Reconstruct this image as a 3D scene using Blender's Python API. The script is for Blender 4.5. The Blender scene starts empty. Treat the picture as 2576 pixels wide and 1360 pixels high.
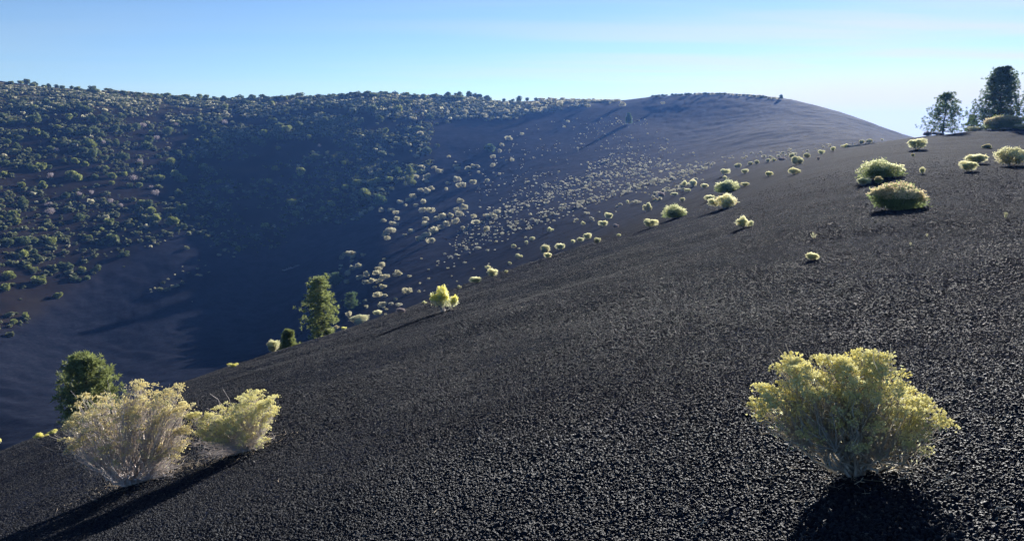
import bpy, math, random
import numpy as np
from mathutils import Vector, Matrix

SC = bpy.context.scene
C = SC.collection
R = math.radians
random.seed(7)
RNG = np.random.default_rng(11)

# ------------------------------------------------------------------ camera
# pixel numbers in this script are those of a 2576 x 1360 view of the place
FPX, CX, CY, HORIZ = 1840.0, 1288.0, 680.0, 325.0
PITCH = math.atan((CY - HORIZ) / FPX)
cam_d = bpy.data.cameras.new('camera')
cam_d.sensor_width = 36.0
cam_d.lens = 36.0 * FPX / 2576.0
cam_d.clip_start = 0.05
cam_d.clip_end = 30000
cam = bpy.data.objects.new('camera', cam_d)
C.objects.link(cam)
cam.location = (0, 0, 0)
cam.rotation_euler = (R(90) - PITCH, 0, 0)
SC.camera = cam

# ------------------------------------------------------------------ light
SUN_AZ, SUN_EL = R(26.0), R(13.3)      # azimuth clockwise from +Y
SUN = np.array([math.sin(SUN_AZ) * math.cos(SUN_EL), math.cos(SUN_AZ) * math.cos(SUN_EL), math.sin(SUN_EL)])
sl = bpy.data.lights.new('sun', 'SUN')
sl.energy = 5.0
sl.angle = R(0.55)
sl.color = (1.0, 0.96, 0.90)
so = bpy.data.objects.new('sun', sl)
C.objects.link(so)
so.rotation_euler = Vector(tuple(SUN)).to_track_quat('Z', 'Y').to_euler()
so.location = (60, 100, 60)

W = bpy.data.worlds.new('World')
SC.world = W
W.use_nodes = True
nt = W.node_tree
for n in list(nt.nodes):
    nt.nodes.remove(n)


def node(tree, kind, **kw):
    n = tree.nodes.new(kind)
    for k, v in kw.items():
        if k in ('ins',):
            for kk, vv in v.items():
                n.inputs[kk].default_value = vv
        else:
            setattr(n, k, v)
    return n


wo = node(nt, 'ShaderNodeOutputWorld')
bg = node(nt, 'ShaderNodeBackground')
sky = node(nt, 'ShaderNodeTexSky')
sky.sky_type = 'NISHITA'
sky.sun_disc = False
sky.sun_elevation = SUN_EL
sky.sun_rotation = SUN_AZ
sky.altitude = 2200
sky.air_density = 1.0
sky.dust_density = 0.05
sky.ozone_density = 3.4
bg.inputs['Strength'].default_value = 0.060
# thin cirrus: noise in direction space flattened as a high sheet
tc = node(nt, 'ShaderNodeTexCoord')
sep = node(nt, 'ShaderNodeSeparateXYZ')
nt.links.new(tc.outputs['Generated'], sep.inputs[0])
zc = node(nt, 'ShaderNodeMath', operation='MAXIMUM')
zc.inputs[1].default_value = 0.0
nt.links.new(sep.outputs['Z'], zc.inputs[0])
za = node(nt, 'ShaderNodeMath', operation='ADD')
za.inputs[1].default_value = 0.05
nt.links.new(zc.outputs[0], za.inputs[0])
dx = node(nt, 'ShaderNodeMath', operation='DIVIDE')
dy = node(nt, 'ShaderNodeMath', operation='DIVIDE')
nt.links.new(sep.outputs['X'], dx.inputs[0]); nt.links.new(za.outputs[0], dx.inputs[1])
nt.links.new(sep.outputs['Y'], dy.inputs[0]); nt.links.new(za.outputs[0], dy.inputs[1])
cmb = node(nt, 'ShaderNodeCombineXYZ')
nt.links.new(dx.outputs[0], cmb.inputs[0]); nt.links.new(dy.outputs[0], cmb.inputs[1])
mp = node(nt, 'ShaderNodeMapping')
mp.inputs['Rotation'].default_value = (0, 0, R(12))
mp.inputs['Scale'].default_value = (0.16, 0.55, 1)
nt.links.new(cmb.outputs[0], mp.inputs[0])
cn = node(nt, 'ShaderNodeTexNoise')
cn.inputs['Scale'].default_value = 1.3
cn.inputs['Detail'].default_value = 7
cn.inputs['Roughness'].default_value = 0.5
cn.inputs['Distortion'].default_value = 0.3
nt.links.new(mp.outputs[0], cn.inputs['Vector'])
cr = node(nt, 'ShaderNodeMapRange')
cr.inputs['From Min'].default_value = 0.40
cr.inputs['From Max'].default_value = 0.64
cr.interpolation_type = 'SMOOTHSTEP'
nt.links.new(cn.outputs['Fac'], cr.inputs['Value'])
# more cirrus low down and on the sun's side
lowm = node(nt, 'ShaderNodeMapRange', interpolation_type='SMOOTHSTEP')
lowm.inputs['From Min'].default_value = 0.30
lowm.inputs['From Max'].default_value = 0.015
nt.links.new(sep.outputs['Z'], lowm.inputs['Value'])
sidem = node(nt, 'ShaderNodeMapRange', interpolation_type='SMOOTHSTEP')
sidem.inputs['From Min'].default_value = -0.35
sidem.inputs['From Max'].default_value = 0.55
sidem.inputs['To Min'].default_value = 0.12
sidem.inputs['To Max'].default_value = 1.0
nt.links.new(sep.outputs['X'], sidem.inputs['Value'])
m1 = node(nt, 'ShaderNodeMath', operation='MULTIPLY')
m2 = node(nt, 'ShaderNodeMath', operation='MULTIPLY')
m3 = node(nt, 'ShaderNodeMath', operation='MULTIPLY')
m3.inputs[1].default_value = 1.0
veil = node(nt, 'ShaderNodeMath', operation='MULTIPLY_ADD')
veil.inputs[1].default_value = 0.62
veil.inputs[2].default_value = 0.24
nt.links.new(cr.outputs[0], veil.inputs[0])
nt.links.new(veil.outputs[0], m1.inputs[0]); nt.links.new(lowm.outputs[0], m1.inputs[1])
nt.links.new(m1.outputs[0], m2.inputs[0]); nt.links.new(sidem.outputs[0], m2.inputs[1])
glow = node(nt, 'ShaderNodeMapRange', interpolation_type='SMOOTHSTEP')
glow.inputs['From Min'].default_value = 0.105
glow.inputs['From Max'].default_value = 0.03
glow.inputs['To Max'].default_value = 0.93
nt.links.new(sep.outputs['Z'], glow.inputs['Value'])
glow2 = node(nt, 'ShaderNodeMapRange', interpolation_type='SMOOTHSTEP')
glow2.inputs['From Min'].default_value = 0.0
glow2.inputs['From Max'].default_value = 0.42
nt.links.new(sep.outputs['X'], glow2.inputs['Value'])
gm_ = node(nt, 'ShaderNodeMath', operation='MULTIPLY')
nt.links.new(glow.outputs[0], gm_.inputs[0]); nt.links.new(glow2.outputs[0], gm_.inputs[1])
mx_ = node(nt, 'ShaderNodeMath', operation='MAXIMUM')
nt.links.new(m2.outputs[0], mx_.inputs[0]); nt.links.new(gm_.outputs[0], mx_.inputs[1])
nt.links.new(mx_.outputs[0], m3.inputs[0])
cloudcol = node(nt, 'ShaderNodeMix', data_type='RGBA', blend_type='MIX')
cloudcol.inputs[7].default_value = (6.3, 5.65, 4.3, 1)
nt.links.new(m3.outputs[0], cloudcol.inputs[0])
tint = node(nt, 'ShaderNodeMix', data_type='RGBA', blend_type='MULTIPLY')
tint.inputs[0].default_value = 1.0
tint.inputs[7].default_value = (0.98, 0.98, 1.02, 1)
nt.links.new(sky.outputs[0], tint.inputs[6])
nt.links.new(tint.outputs[2], cloudcol.inputs[6])
nt.links.new(cloudcol.outputs[2], bg.inputs['Color'])
nt.links.new(bg.outputs[0], wo.inputs['Surface'])

SC.view_settings.view_transform = 'Standard'
SC.view_settings.look = 'None'
SC.view_settings.gamma = 1.0
SC.view_settings.exposure = 1.3
SC.view_settings.use_curve_mapping = False
SC.cycles.use_denoising = True
SC.cycles.max_bounces = 8
SC.cycles.diffuse_bounces = 5
SC.cycles.glossy_bounces = 1
SC.cycles.transmission_bounces = 6
SC.cycles.transparent_max_bounces = 6
SC.cycles.volume_bounces = 0
SC.cycles.use_fast_gi = False

# ------------------------------------------------------------------ geometry of looking
SP, CP = math.sin(PITCH), math.cos(PITCH)


def ray(px, py):
    a, b = px - CX, CY - py
    return np.array([a, FPX * CP + b * SP, -FPX * SP + b * CP])


def project(x, y, z):
    d = y * CP - z * SP
    d = np.where(np.abs(d) < 1e-6, 1e-6, d)
    return CX + FPX * x / d, CY - FPX * (y * SP + z * CP) / d, d


# ------------------------------------------------------------------ noise
def _hash(ix, iy, seed):
    h = (ix * 374761393 + iy * 668265263 + seed * 974634777) & 0xFFFFFFFF
    h = ((h ^ (h >> 13)) * 1274126177) & 0xFFFFFFFF
    return ((h ^ (h >> 16)) & 0xFFFF) / 65535.0


def vnoise(x, y, seed=0):
    ix, iy = np.floor(x).astype(np.int64), np.floor(y).astype(np.int64)
    fx, fy = x - ix, y - iy
    ux, uy = fx * fx * fx * (fx * (6 * fx - 15) + 10), fy * fy * fy * (fy * (6 * fy - 15) + 10)
    a, b = _hash(ix, iy, seed), _hash(ix + 1, iy, seed)
    c, d = _hash(ix, iy + 1, seed), _hash(ix + 1, iy + 1, seed)
    return (a * (1 - ux) + b * ux) * (1 - uy) + (c * (1 - ux) + d * ux) * uy - 0.5


def fbm(x, y, seed=0, octs=4):
    s, a = 0, 1.0
    for k in range(octs):
        s = s + a * vnoise(x, y, seed + k)
        x, y, a = x * 2.03 + 17.1, y * 2.03 - 9.7, a * 0.5
    return s


# ------------------------------------------------------------------ terrain: z = plane + r * rbf(azimuth, ln r)
PA, PB = 0.30, -0.156
COLS = {
    -330: [(1290, 18), (1400, 40), (1330, 80), (1150, 120), (1000, 145), (850, 180), (650, 215), (420, 290), (290, 380), (200, 480), (165, 560), (210, 760), (330, 1300)],
    0: [(1130, 18), (1230, 32), (1200, 60), (1120, 104), (1000, 148), (900, 186), (800, 216), (700, 242), (550, 284), (400, 350), (300, 430), (235, 520), (204, 600), (240, 760), (330, 1300)],
    230: [(1047, 23), (1130, 40), (1110, 75), (1060, 125), (1000, 160), (900, 203), (800, 236), (700, 266), (640, 284), (550, 314), (400, 378), (300, 450), (226, 600), (262, 760), (340, 1300)],
    460: [(960, 27), (1030, 45), (1030, 80), (985, 135), (930, 188), (850, 226), (750, 262), (650, 296), (570, 330), (450, 395), (350, 460), (280, 530), (241, 640), (280, 800), (345, 1300)],
    700: [(885, 31), (940, 50), (935, 85), (905, 150), (860, 215), (780, 262), (700, 295), (620, 324), (560, 348), (450, 403), (350, 465), (275, 560), (246, 640), (290, 800), (350, 1300)],
    930: [(812, 38), (855, 58), (835, 90), (812, 128), (785, 155), (720, 205), (640, 265), (560, 332), (500, 372), (400, 440), (300, 520), (238, 620), (270, 750), (350, 1200)],
    1150: [(727, 50), (750, 72), (738, 105), (700, 155), (620, 225), (540, 305), (450, 400), (350, 495), (280, 585), (241, 670), (280, 800), (350, 1200)],
    1400: [(700, 24), (640, 55), (645, 85), (610, 135), (540, 210), (450, 335), (350, 485), (290, 580), (249, 665), (290, 800), (350, 1200)],
    1650: [(600, 31), (540, 72), (523, 120), (480, 190), (420, 300), (340, 440), (290, 540), (241, 645), (290, 800), (350, 1200)],
    1790: [(480, 85), (460, 140), (400, 275), (340, 400), (280, 515), (234, 625), (290, 780), (350, 1200)],
    1900: [(600, 17.6), (500, 42), (432, 95), (415, 150), (380, 240), (330, 360), (280, 480), (238, 585), (290, 750), (350, 1200)],
    2000: [(405, 100), (390, 160), (340, 310), (290, 440), (251, 545), (300, 720), (350, 1200)],
    2120: [(372, 110), (362, 180), (330, 320), (284, 490), (320, 640), (355, 1200)],
    2210: [(700, 9), (525, 20), (430, 37), (387, 60), (358, 112), (362, 170), (345, 330), (316, 460), (340, 620), (360, 1200)],
    2300: [(346, 116), (368, 180), (366, 300), (350, 430), (366, 620), (372, 1200)],
    2450: [(328, 104), (372, 190), (385, 400), (372, 1000)],
    2576: [(900, 4.7), (700, 8), (600, 11.5), (480, 22), (400, 42), (350, 75), (321, 100), (372, 190), (385, 400), (372, 1000)],
    2850: [(322, 92), (372, 200), (385, 450), (375, 1000)],
}
pts = []
for px, lst in COLS.items():
    for py, Y in lst:
        d = ray(px, py)
        k = Y / d[1]
        pts.append((d[0] * k, Y, d[2] * k))
for a in np.linspace(-math.pi, math.pi, 25)[:-1]:
    for rr in (0.3, 1.0, 2.5, 5.0, 8.0):
        x, y = rr * math.sin(a), rr * math.cos(a)
        if rr > 3 and (0.35 < a < 1.2):
            continue
        pts.append((x, y, -1.6 + PA * x + PB * y))
for deg, lst in {-75: [(20, -9), (60, -30), (120, -46), (200, -35), (400, 20), (560, 30), (900, -40)],
                 -110: [(20, -9), (60, -26), (120, -36), (200, -20), (400, 15), (900, -70)],
                 -150: [(20, -5), (60, -12), (150, -10), (300, -15), (900, -90)],
                 180: [(20, -2.0), (60, -2.5), (150, -8), (300, -30), (900, -110)],
                 140: [(20, 1.5), (60, -1), (150, -12), (300, -40), (900, -120)],
                 90: [(20, 2.0), (60, -1), (150, -15), (300, -45), (900, -120)],
                 60: [(20, 0.4), (60, 0.2), (100, -2), (180, -12), (300, -30), (900, -100)]}.items():
    for rr, z in lst:
        pts.append((rr * math.sin(R(deg)), rr * math.cos(R(deg)), z))
for a in np.linspace(-math.pi, math.pi, 19)[:-1]:
    for rr, t in ((1600, -0.07), (2400, -0.035)):
        pts.append((rr * math.sin(a), rr * math.cos(a), t * rr))
pts = np.array(pts)
AZK = 2.6


def feat(x, y):
    r = np.hypot(x, y)
    return np.stack([AZK * x / r, AZK * y / r, np.log(r)], -1)


P_F = feat(pts[:, 0], pts[:, 1])
P_R = np.hypot(pts[:, 0], pts[:, 1])
P_V = (pts[:, 2] - (-1.6 + (PA * pts[:, 0] + PB * pts[:, 1]) * np.exp(-P_R / 60))) / P_R
CC = 0.10


def kern(a, b):
    d2 = ((a ** 2).sum(-1)[:, None] + (b ** 2).sum(-1)[None, :] - 2 * a @ b.T)
    return np.sqrt(np.maximum(d2, 0) + CC * CC)


n = len(pts)
A = np.zeros((n + 4, n + 4))
A[:n, :n] = -kern(P_F, P_F) + np.eye(n) * 0.004
A[:n, n] = 1; A[:n, n + 1:] = P_F
A[n, :n] = 1; A[n + 1:, :n] = P_F.T
sol = np.linalg.solve(A, np.concatenate([P_V, np.zeros(4)]))


def smooth_z(x, y):
    out = np.empty(x.size)
    xs, ys = x.ravel(), y.ravel()
    for i in range(0, xs.size, 40000):
        f = feat(xs[i:i + 40000], ys[i:i + 40000]).astype(np.float32)
        v = -kern(f, P_F.astype(np.float32)) @ sol[:n].astype(np.float32) + sol[n] + f @ sol[n + 1:]
        rr = np.hypot(xs[i:i + 40000], ys[i:i + 40000])
        out[i:i + 40000] = -1.6 + (PA * xs[i:i + 40000] + PB * ys[i:i + 40000]) * np.exp(-rr / 60) + rr * v
    return out.reshape(x.shape)


az = np.concatenate([np.arange(-R(48), R(48), 0.00155), np.arange(R(48), 2 * math.pi - R(48), R(1.6))])
lr = np.concatenate([np.arange(math.log(0.25), math.log(1.8), 0.05), np.arange(math.log(1.8), math.log(900), 0.0108), np.arange(math.log(900), math.log(2650), 0.04)])
NA, NR = len(az), len(lr)
AZ, LR = np.meshgrid(az, lr, indexing='ij')
RR = np.exp(LR)
GX, GY = RR * np.sin(AZ), RR * np.cos(AZ)
GZ = smooth_z(GX, GY)


def sstep(a, b, v):
    t = np.clip((v - a) / (b - a), 0, 1)
    return t * t * (3 - 2 * t)


# the plain and the low far mountains beyond the crater
far = sstep(1000, 1500, RR)
GZ = GZ * (1 - far) + far * (-95 + 8 * fbm(GX / 500, GY / 500, 5))
GZ = GZ + sstep(1750, 2400, RR) * (64 + 14 * np.clip(fbm(AZ * 4.0, AZ * 0 + 3.3, 9, 4) + 0.15, -0.25, 1))
# relief: gentle hollows, wind ripples on the cinder slopes
amp = sstep(6, 60, RR) * (1 - sstep(800, 1200, RR))
GZ = GZ + amp * (0.30 * fbm(GX / 22, GY / 22, 21, 4)) + sstep(2, 6, RR) * (0.030 * fbm(GX / 1.3, GY / 1.3, 31, 3) + 0.09 * fbm(GX / 4.2, GY / 4.2, 36, 2))
WX, WY = GX + 9 * fbm(GX / 30, GY / 30, 40, 3), GY + 9 * fbm(GX / 30, GY / 30, 44, 3)
sx_, sy_ = GX / RR, GY / RR
PX, PY, _d = project(GX, GY, GZ)


def inpoly(px, py, poly):
    c = np.zeros(px.shape, bool)
    j = len(poly) - 1
    for i in range(len(poly)):
        xi, yi = poly[i]; xj, yj = poly[j]
        if yi != yj:
            c ^= ((yi > py) != (yj > py)) & (px < (xj - xi) * (py - yi) / (yj - yi) + xi)
        j = i
    return c


POLY_VEG = [(-900, 60), (0, 150), (500, 200), (930, 200), (1160, 215), (1330, 240), (1560, 246), (1420, 268), (1300, 292), (1200, 292), (1090, 308), (1075, 350), (1080, 410),
            (1010, 440), (960, 500), (880, 548), (740, 585), (600, 640), (520, 600), (440, 585), (330, 640), (250, 690), (150, 745), (60, 805), (0, 835), (-900, 1150)]
POLY_HILL = [(1600, 235), (1750, 225), (1960, 240), (2130, 280), (2300, 345), (2200, 358), (2050, 372), (1880, 392), (1700, 370), (1640, 310)]
POLY_FLOOR = [(-500, 1200), (-500, 830), (150, 760), (420, 640), (620, 670), (900, 590), (860, 640), (780, 790), (500, 960), (0, 1130)]
far_vis = (RR > 75) & (RR < 760) & (np.abs(AZ) < 1.2)


def blur(m, it):
    m = m.astype(np.float32)
    for _ in range(it):
        m[1:-1] = (m[:-2] + 2 * m[1:-1] + m[2:]) / 4
        m[:, 1:-1] = (m[:, :-2] + 2 * m[:, 1:-1] + m[:, 2:]) / 4
    return m


jx, jy = 26 * fbm(GX / 12, GY / 12, 60, 4), 16 * fbm(GX / 12, GY / 12, 66, 4)
M_VEG = blur(inpoly(PX + jx, PY + jy, POLY_VEG) & far_vis, 6)
M_HILL = blur(inpoly(PX, PY, POLY_HILL) & far_vis & (RR > 200), 90)
M_FLOOR = blur(inpoly(PX, PY, POLY_FLOOR) & far_vis, 40)
# wind-blown scallops on the hill, long ripples over the bowl floor
scal = np.abs(fbm(WX / 16, WY / 7, 71, 3))
GZ = GZ - M_HILL * 0.95 * (0.5 - scal) * 1.0
ph = (WX * 0.35 + WY * 0.94)
GZ = GZ + M_FLOOR * (0.26 * np.sin(ph * 2 * math.pi / 8.5 + 3 * fbm(GX / 9, GY / 9, 80, 2)) * (0.5 + fbm(GX / 15, GY / 15, 82, 2)) + 0.30 * fbm(WX / 12, WY / 5, 90, 3))
lit_rip = sstep(70, 150, RR) * (1 - sstep(600, 700, RR)) * (1 - M_VEG)
GZ = GZ + lit_rip * 0.25 * fbm(WX / 14, WY / 5, 95, 3)
PX, PY, _d = project(GX, GY, GZ)


def ground_z(x, y):
    a = math.atan2(x, y)
    if a < az[0]:
        a += 2 * math.pi
    r_ = math.log(max(math.hypot(x, y), 0.26))
    i = min(max(int(np.searchsorted(az, a) - 1), 0), NA - 2)
    j = min(max(int(np.searchsorted(lr, r_) - 1), 0), NR - 2)
    s = min(max((a - az[i]) / (az[i + 1] - az[i]), 0), 1)
    t = min(max((r_ - lr[j]) / (lr[j + 1] - lr[j]), 0), 1)
    return float((GZ[i, j] * (1 - s) + GZ[i + 1, j] * s) * (1 - t) + (GZ[i, j + 1] * (1 - s) + GZ[i + 1, j + 1] * s) * t)


def hit(px, py, rmin=1.2):
    """first ground point seen through a direction, beyond rmin"""
    d = ray(px, py)
    a = math.atan2(d[0], d[1])
    i = min(max(int(np.searchsorted(az, a) - 1), 0), NA - 2)
    s = (a - az[i]) / (az[i + 1] - az[i])
    prof = GZ[i] * (1 - s) + GZ[i + 1] * s
    rr = np.exp(lr)
    t = d[2] / math.hypot(d[0], d[1])
    g = prof - t * rr
    ok = np.where((g[1:] >= 0) & (g[:-1] < 0) & (rr[1:] > rmin))[0]
    if len(ok) == 0:
        sel = (rr > max(rmin, 40)) & (rr < 900)
        k = np.where(sel)[0][int(np.argmax(g[sel]))]
        r_ = rr[k]
    else:
        k = ok[0]
        f = -g[k] / (g[k + 1] - g[k])
        r_ = rr[k] + f * (rr[k + 1] - rr[k])
    x, y = r_ * math.sin(a), r_ * math.cos(a)
    return np.array([x, y, ground_z(x, y)])


def at_range(px, Y, py=330):
    d = ray(px, py)
    x = d[0] / d[1] * Y
    return np.array([x, Y, ground_z(x, Y)])


# visibility of ground points
Tm = GZ / RR
HOR = np.maximum.accumulate(np.where(RR < 1.5, -9, Tm), axis=1)
VIS = Tm >= HOR - 0.0012


def visible_at(x, y):
    a = math.atan2(x, y)
    i = min(max(int(np.searchsorted(az, a)), 0), NA - 1)
    j = min(max(int(np.searchsorted(lr, math.log(math.hypot(x, y)))), 0), NR - 1)
    return bool(VIS[i, j])


# ------------------------------------------------------------------ mesh helpers
class MB:
    """collects vertex / face arrays and links them as one mesh object"""
    def __init__(self):
        self.v, self.f, self.n, self.m = [], [], 0, []

    def add(self, v, f, mi=0):
        self.v.append(np.asarray(v, np.float32).reshape(-1, 3))
        self.f.append(np.asarray(f, np.int64) + self.n)
        self.m.append(mi)
        self.n += len(self.v[-1])

    def mesh(self, name, mats, smooth=False):
        me = bpy.data.meshes.new(name)
        v = np.concatenate(self.v) if self.v else np.zeros((0, 3), np.float32)
        me.vertices.add(len(v))
        me.vertices.foreach_set('co', v.ravel())
        loops = np.concatenate([f.ravel() for f in self.f]) if self.f else np.zeros(0, np.int64)
        sizes = np.concatenate([np.full(len(f), f.shape[1]) for f in self.f])
        mi = np.concatenate([np.full(len(f), m) for f, m in zip(self.f, self.m)])
        me.loops.add(len(loops))
        me.loops.foreach_set('vertex_index', loops.astype(np.int32))
        me.polygons.add(len(sizes))
        st = np.concatenate([[0], np.cumsum(sizes)[:-1]])
        me.polygons.foreach_set('loop_start', st.astype(np.int32))
        for m in (mats if isinstance(mats, (list, tuple)) else [mats]):
            me.materials.append(m)
        me.polygons.foreach_set('material_index', mi.astype(np.int32))
        if smooth:
            me.polygons.foreach_set('use_smooth', np.ones(len(sizes), bool))
        me.update(calc_edges=True)
        return me


def link(name, me, parent=None, loc=None):
    o = bpy.data.objects.new(name, me)
    C.objects.link(o)
    if parent is not None:
        o.parent = parent
    if loc is not None:
        o.location = tuple(float(v) for v in loc)
    return o


def tag(o, label=None, cat=None, group=None, kind=None):
    if label: o['label'] = label
    if cat: o['category'] = cat
    if group: o['group'] = group
    if kind: o['kind'] = kind
    return o


def unit(v):
    return v / np.maximum(np.linalg.norm(v, axis=-1, keepdims=True), 1e-9)


def rnd_dir(rng, n):
    return unit(rng.normal(size=(n, 3)))


def leaves(mb, cen, dirs, length, width, rng, mi=0):
    """narrow quads: centre, direction, length, width arrays"""
    n = len(cen)
    side = unit(np.cross(dirs, rnd_dir(rng, n)))
    L = (np.broadcast_to(length, n) * 0.5)[:, None]
    Wd = (np.broadcast_to(width, n) * 0.5)[:, None]
    a = cen - dirs * L
    b = cen + side * Wd
    c = cen + dirs * L
    d = cen - side * Wd
    v = np.stack([a, b, c, d], 1).reshape(-1, 3)
    mb.add(v, np.arange(4 * n).reshape(n, 4), mi)


def chips(mb, cen, size, rng, mi=0):
    """small randomly turned quads"""
    n = len(cen)
    u = rnd_dir(rng, n)
    w = unit(np.cross(u, rnd_dir(rng, n)))
    s = (np.broadcast_to(size, n) * 0.5)[:, None]
    v = np.stack([cen - u * s - w * s * .7, cen + u * s * .8 - w * s, cen + u * s + w * s * .8, cen - u * s * .7 + w * s], 1).reshape(-1, 3)
    mb.add(v, np.arange(4 * n).reshape(n, 4), mi)


OCT = np.array([[1, 0, 0], [0, 1, 0], [-1, 0, 0], [0, -1, 0], [0, 0, 1], [0, 0, -1]], float)
OCF = np.array([[0, 1, 4], [1, 2, 4], [2, 3, 4], [3, 0, 4], [1, 0, 5], [2, 1, 5], [3, 2, 5], [0, 3, 5]])


def buds(mb, cen, size, rng, mi=0):
    n = len(cen)
    s = np.broadcast_to(size, n)[:, None, None]
    jit = 1 + 0.35 * rng.uniform(-1, 1, (n, 6, 1))
    v = cen[:, None, :] + OCT[None] * s * jit
    f = OCF[None] + (np.arange(n) * 6)[:, None, None]
    mb.add(v.reshape(-1, 3), f.reshape(-1, 3), mi)


def tubes(mb, lines, radii, sides=3, mi=0):
    """lines (n,k,3), radii (n,k)"""
    lines = np.asarray(lines, float)
    n, k, _ = lines.shape
    tan = np.empty_like(lines)
    tan[:, 1:-1] = lines[:, 2:] - lines[:, :-2]
    tan[:, 0] = lines[:, 1] - lines[:, 0]
    tan[:, -1] = lines[:, -1] - lines[:, -2]
    tan = unit(tan)
    ref = np.where(np.abs(tan[..., 2:3]) > 0.9, np.array([1.0, 0, 0]), np.array([0, 0, 1.0]))
    u = unit(np.cross(tan, ref))
    w = np.cross(tan, u)
    ang = np.arange(sides) * 2 * math.pi / sides
    ring = u[:, :, None, :] * np.cos(ang)[None, None, :, None] + w[:, :, None, :] * np.sin(ang)[None, None, :, None]
    v = lines[:, :, None, :] + ring * np.asarray(radii)[:, :, None, None]
    base = (np.arange(n) * k * sides)[:, None, None]
    i = np.arange(k - 1)[None, :, None] * sides
    s = np.arange(sides)[None, None, :]
    s2 = (s + 1) % sides
    f = np.stack([base + i + s, base + i + s2, base + i + sides + s2, base + i + sides + s], -1)
    mb.add(v.reshape(-1, 3), f.reshape(-1, 4), mi)


def curve(p0, p1, ctrl, k):
    """quadratic curves, arrays (n,3) -> (n,k,3)"""
    t = np.linspace(0, 1, k)[None, :, None]
    return (1 - t) ** 2 * p0[:, None] + 2 * t * (1 - t) * ctrl[:, None] + t * t * p1[:, None]


# ------------------------------------------------------------------ materials
def new_mat(name):
    m = bpy.data.materials.new(name)
    m.use_nodes = True
    t = m.node_tree
    for nn in list(t.nodes):
        t.nodes.remove(nn)
    return m, t, node(t, 'ShaderNodeOutputMaterial')


def leaf_mat(name, c1, c2, scale=3.0, trans=0.35, rough=0.6, c3=None, spec=0.25):
    """diffuse + translucent with clumpy colour variation and a per-thing shift"""
    m, t, out = new_mat(name)
    tcn = node(t, 'ShaderNodeTexCoord')
    ns = node(t, 'ShaderNodeTexNoise')
    ns.inputs['Scale'].default_value = scale
    ns.inputs['Detail'].default_value = 3
    t.links.new(tcn.outputs['Object'], ns.inputs['Vector'])
    oi = node(t, 'ShaderNodeObjectInfo')
    geo = node(t, 'ShaderNodeNewGeometry')
    ad = node(t, 'ShaderNodeMath', operation='MULTIPLY_ADD')
    ad.inputs[1].default_value = 0.35
    t.links.new(geo.outputs['Random Per Island'], ad.inputs[0])
    t.links.new(ns.outputs['Fac'], ad.inputs[2])
    ad2 = node(t, 'ShaderNodeMath', operation='MULTIPLY_ADD')
    ad2.inputs[1].default_value = 0.15
    t.links.new(oi.outputs['Random'], ad2.inputs[0])
    t.links.new(ad.outputs[0], ad2.inputs[2])
    ramp = node(t, 'ShaderNodeValToRGB')
    e = ramp.color_ramp.elements
    e[0].position = 0.5; e[0].color = (*c1, 1)
    e[1].position = 1.0 if c3 is None else 0.93
    e[1].color = (*c2, 1)
    if c3 is not None:
        x = e.new(1.0); x.color = (*c3, 1)
    t.links.new(ad2.outputs[0], ramp.inputs[0])
    pb = node(t, 'ShaderNodeBsdfPrincipled')
    pb.inputs['Roughness'].default_value = rough
    pb.inputs['Specular IOR Level'].default_value = spec
    t.links.new(ramp.outputs[0], pb.inputs['Base Color'])
    tr = node(t, 'ShaderNodeBsdfTranslucent')
    t.links.new(ramp.outputs[0], tr.inputs['Color'])
    mx = node(t, 'ShaderNodeMixShader')
    mx.inputs[0].default_value = trans
    t.links.new(pb.outputs[0], mx.inputs[1]); t.links.new(tr.outputs[0], mx.inputs[2])
    t.links.new(mx.outputs[0], out.inputs['Surface'])
    return m


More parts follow.
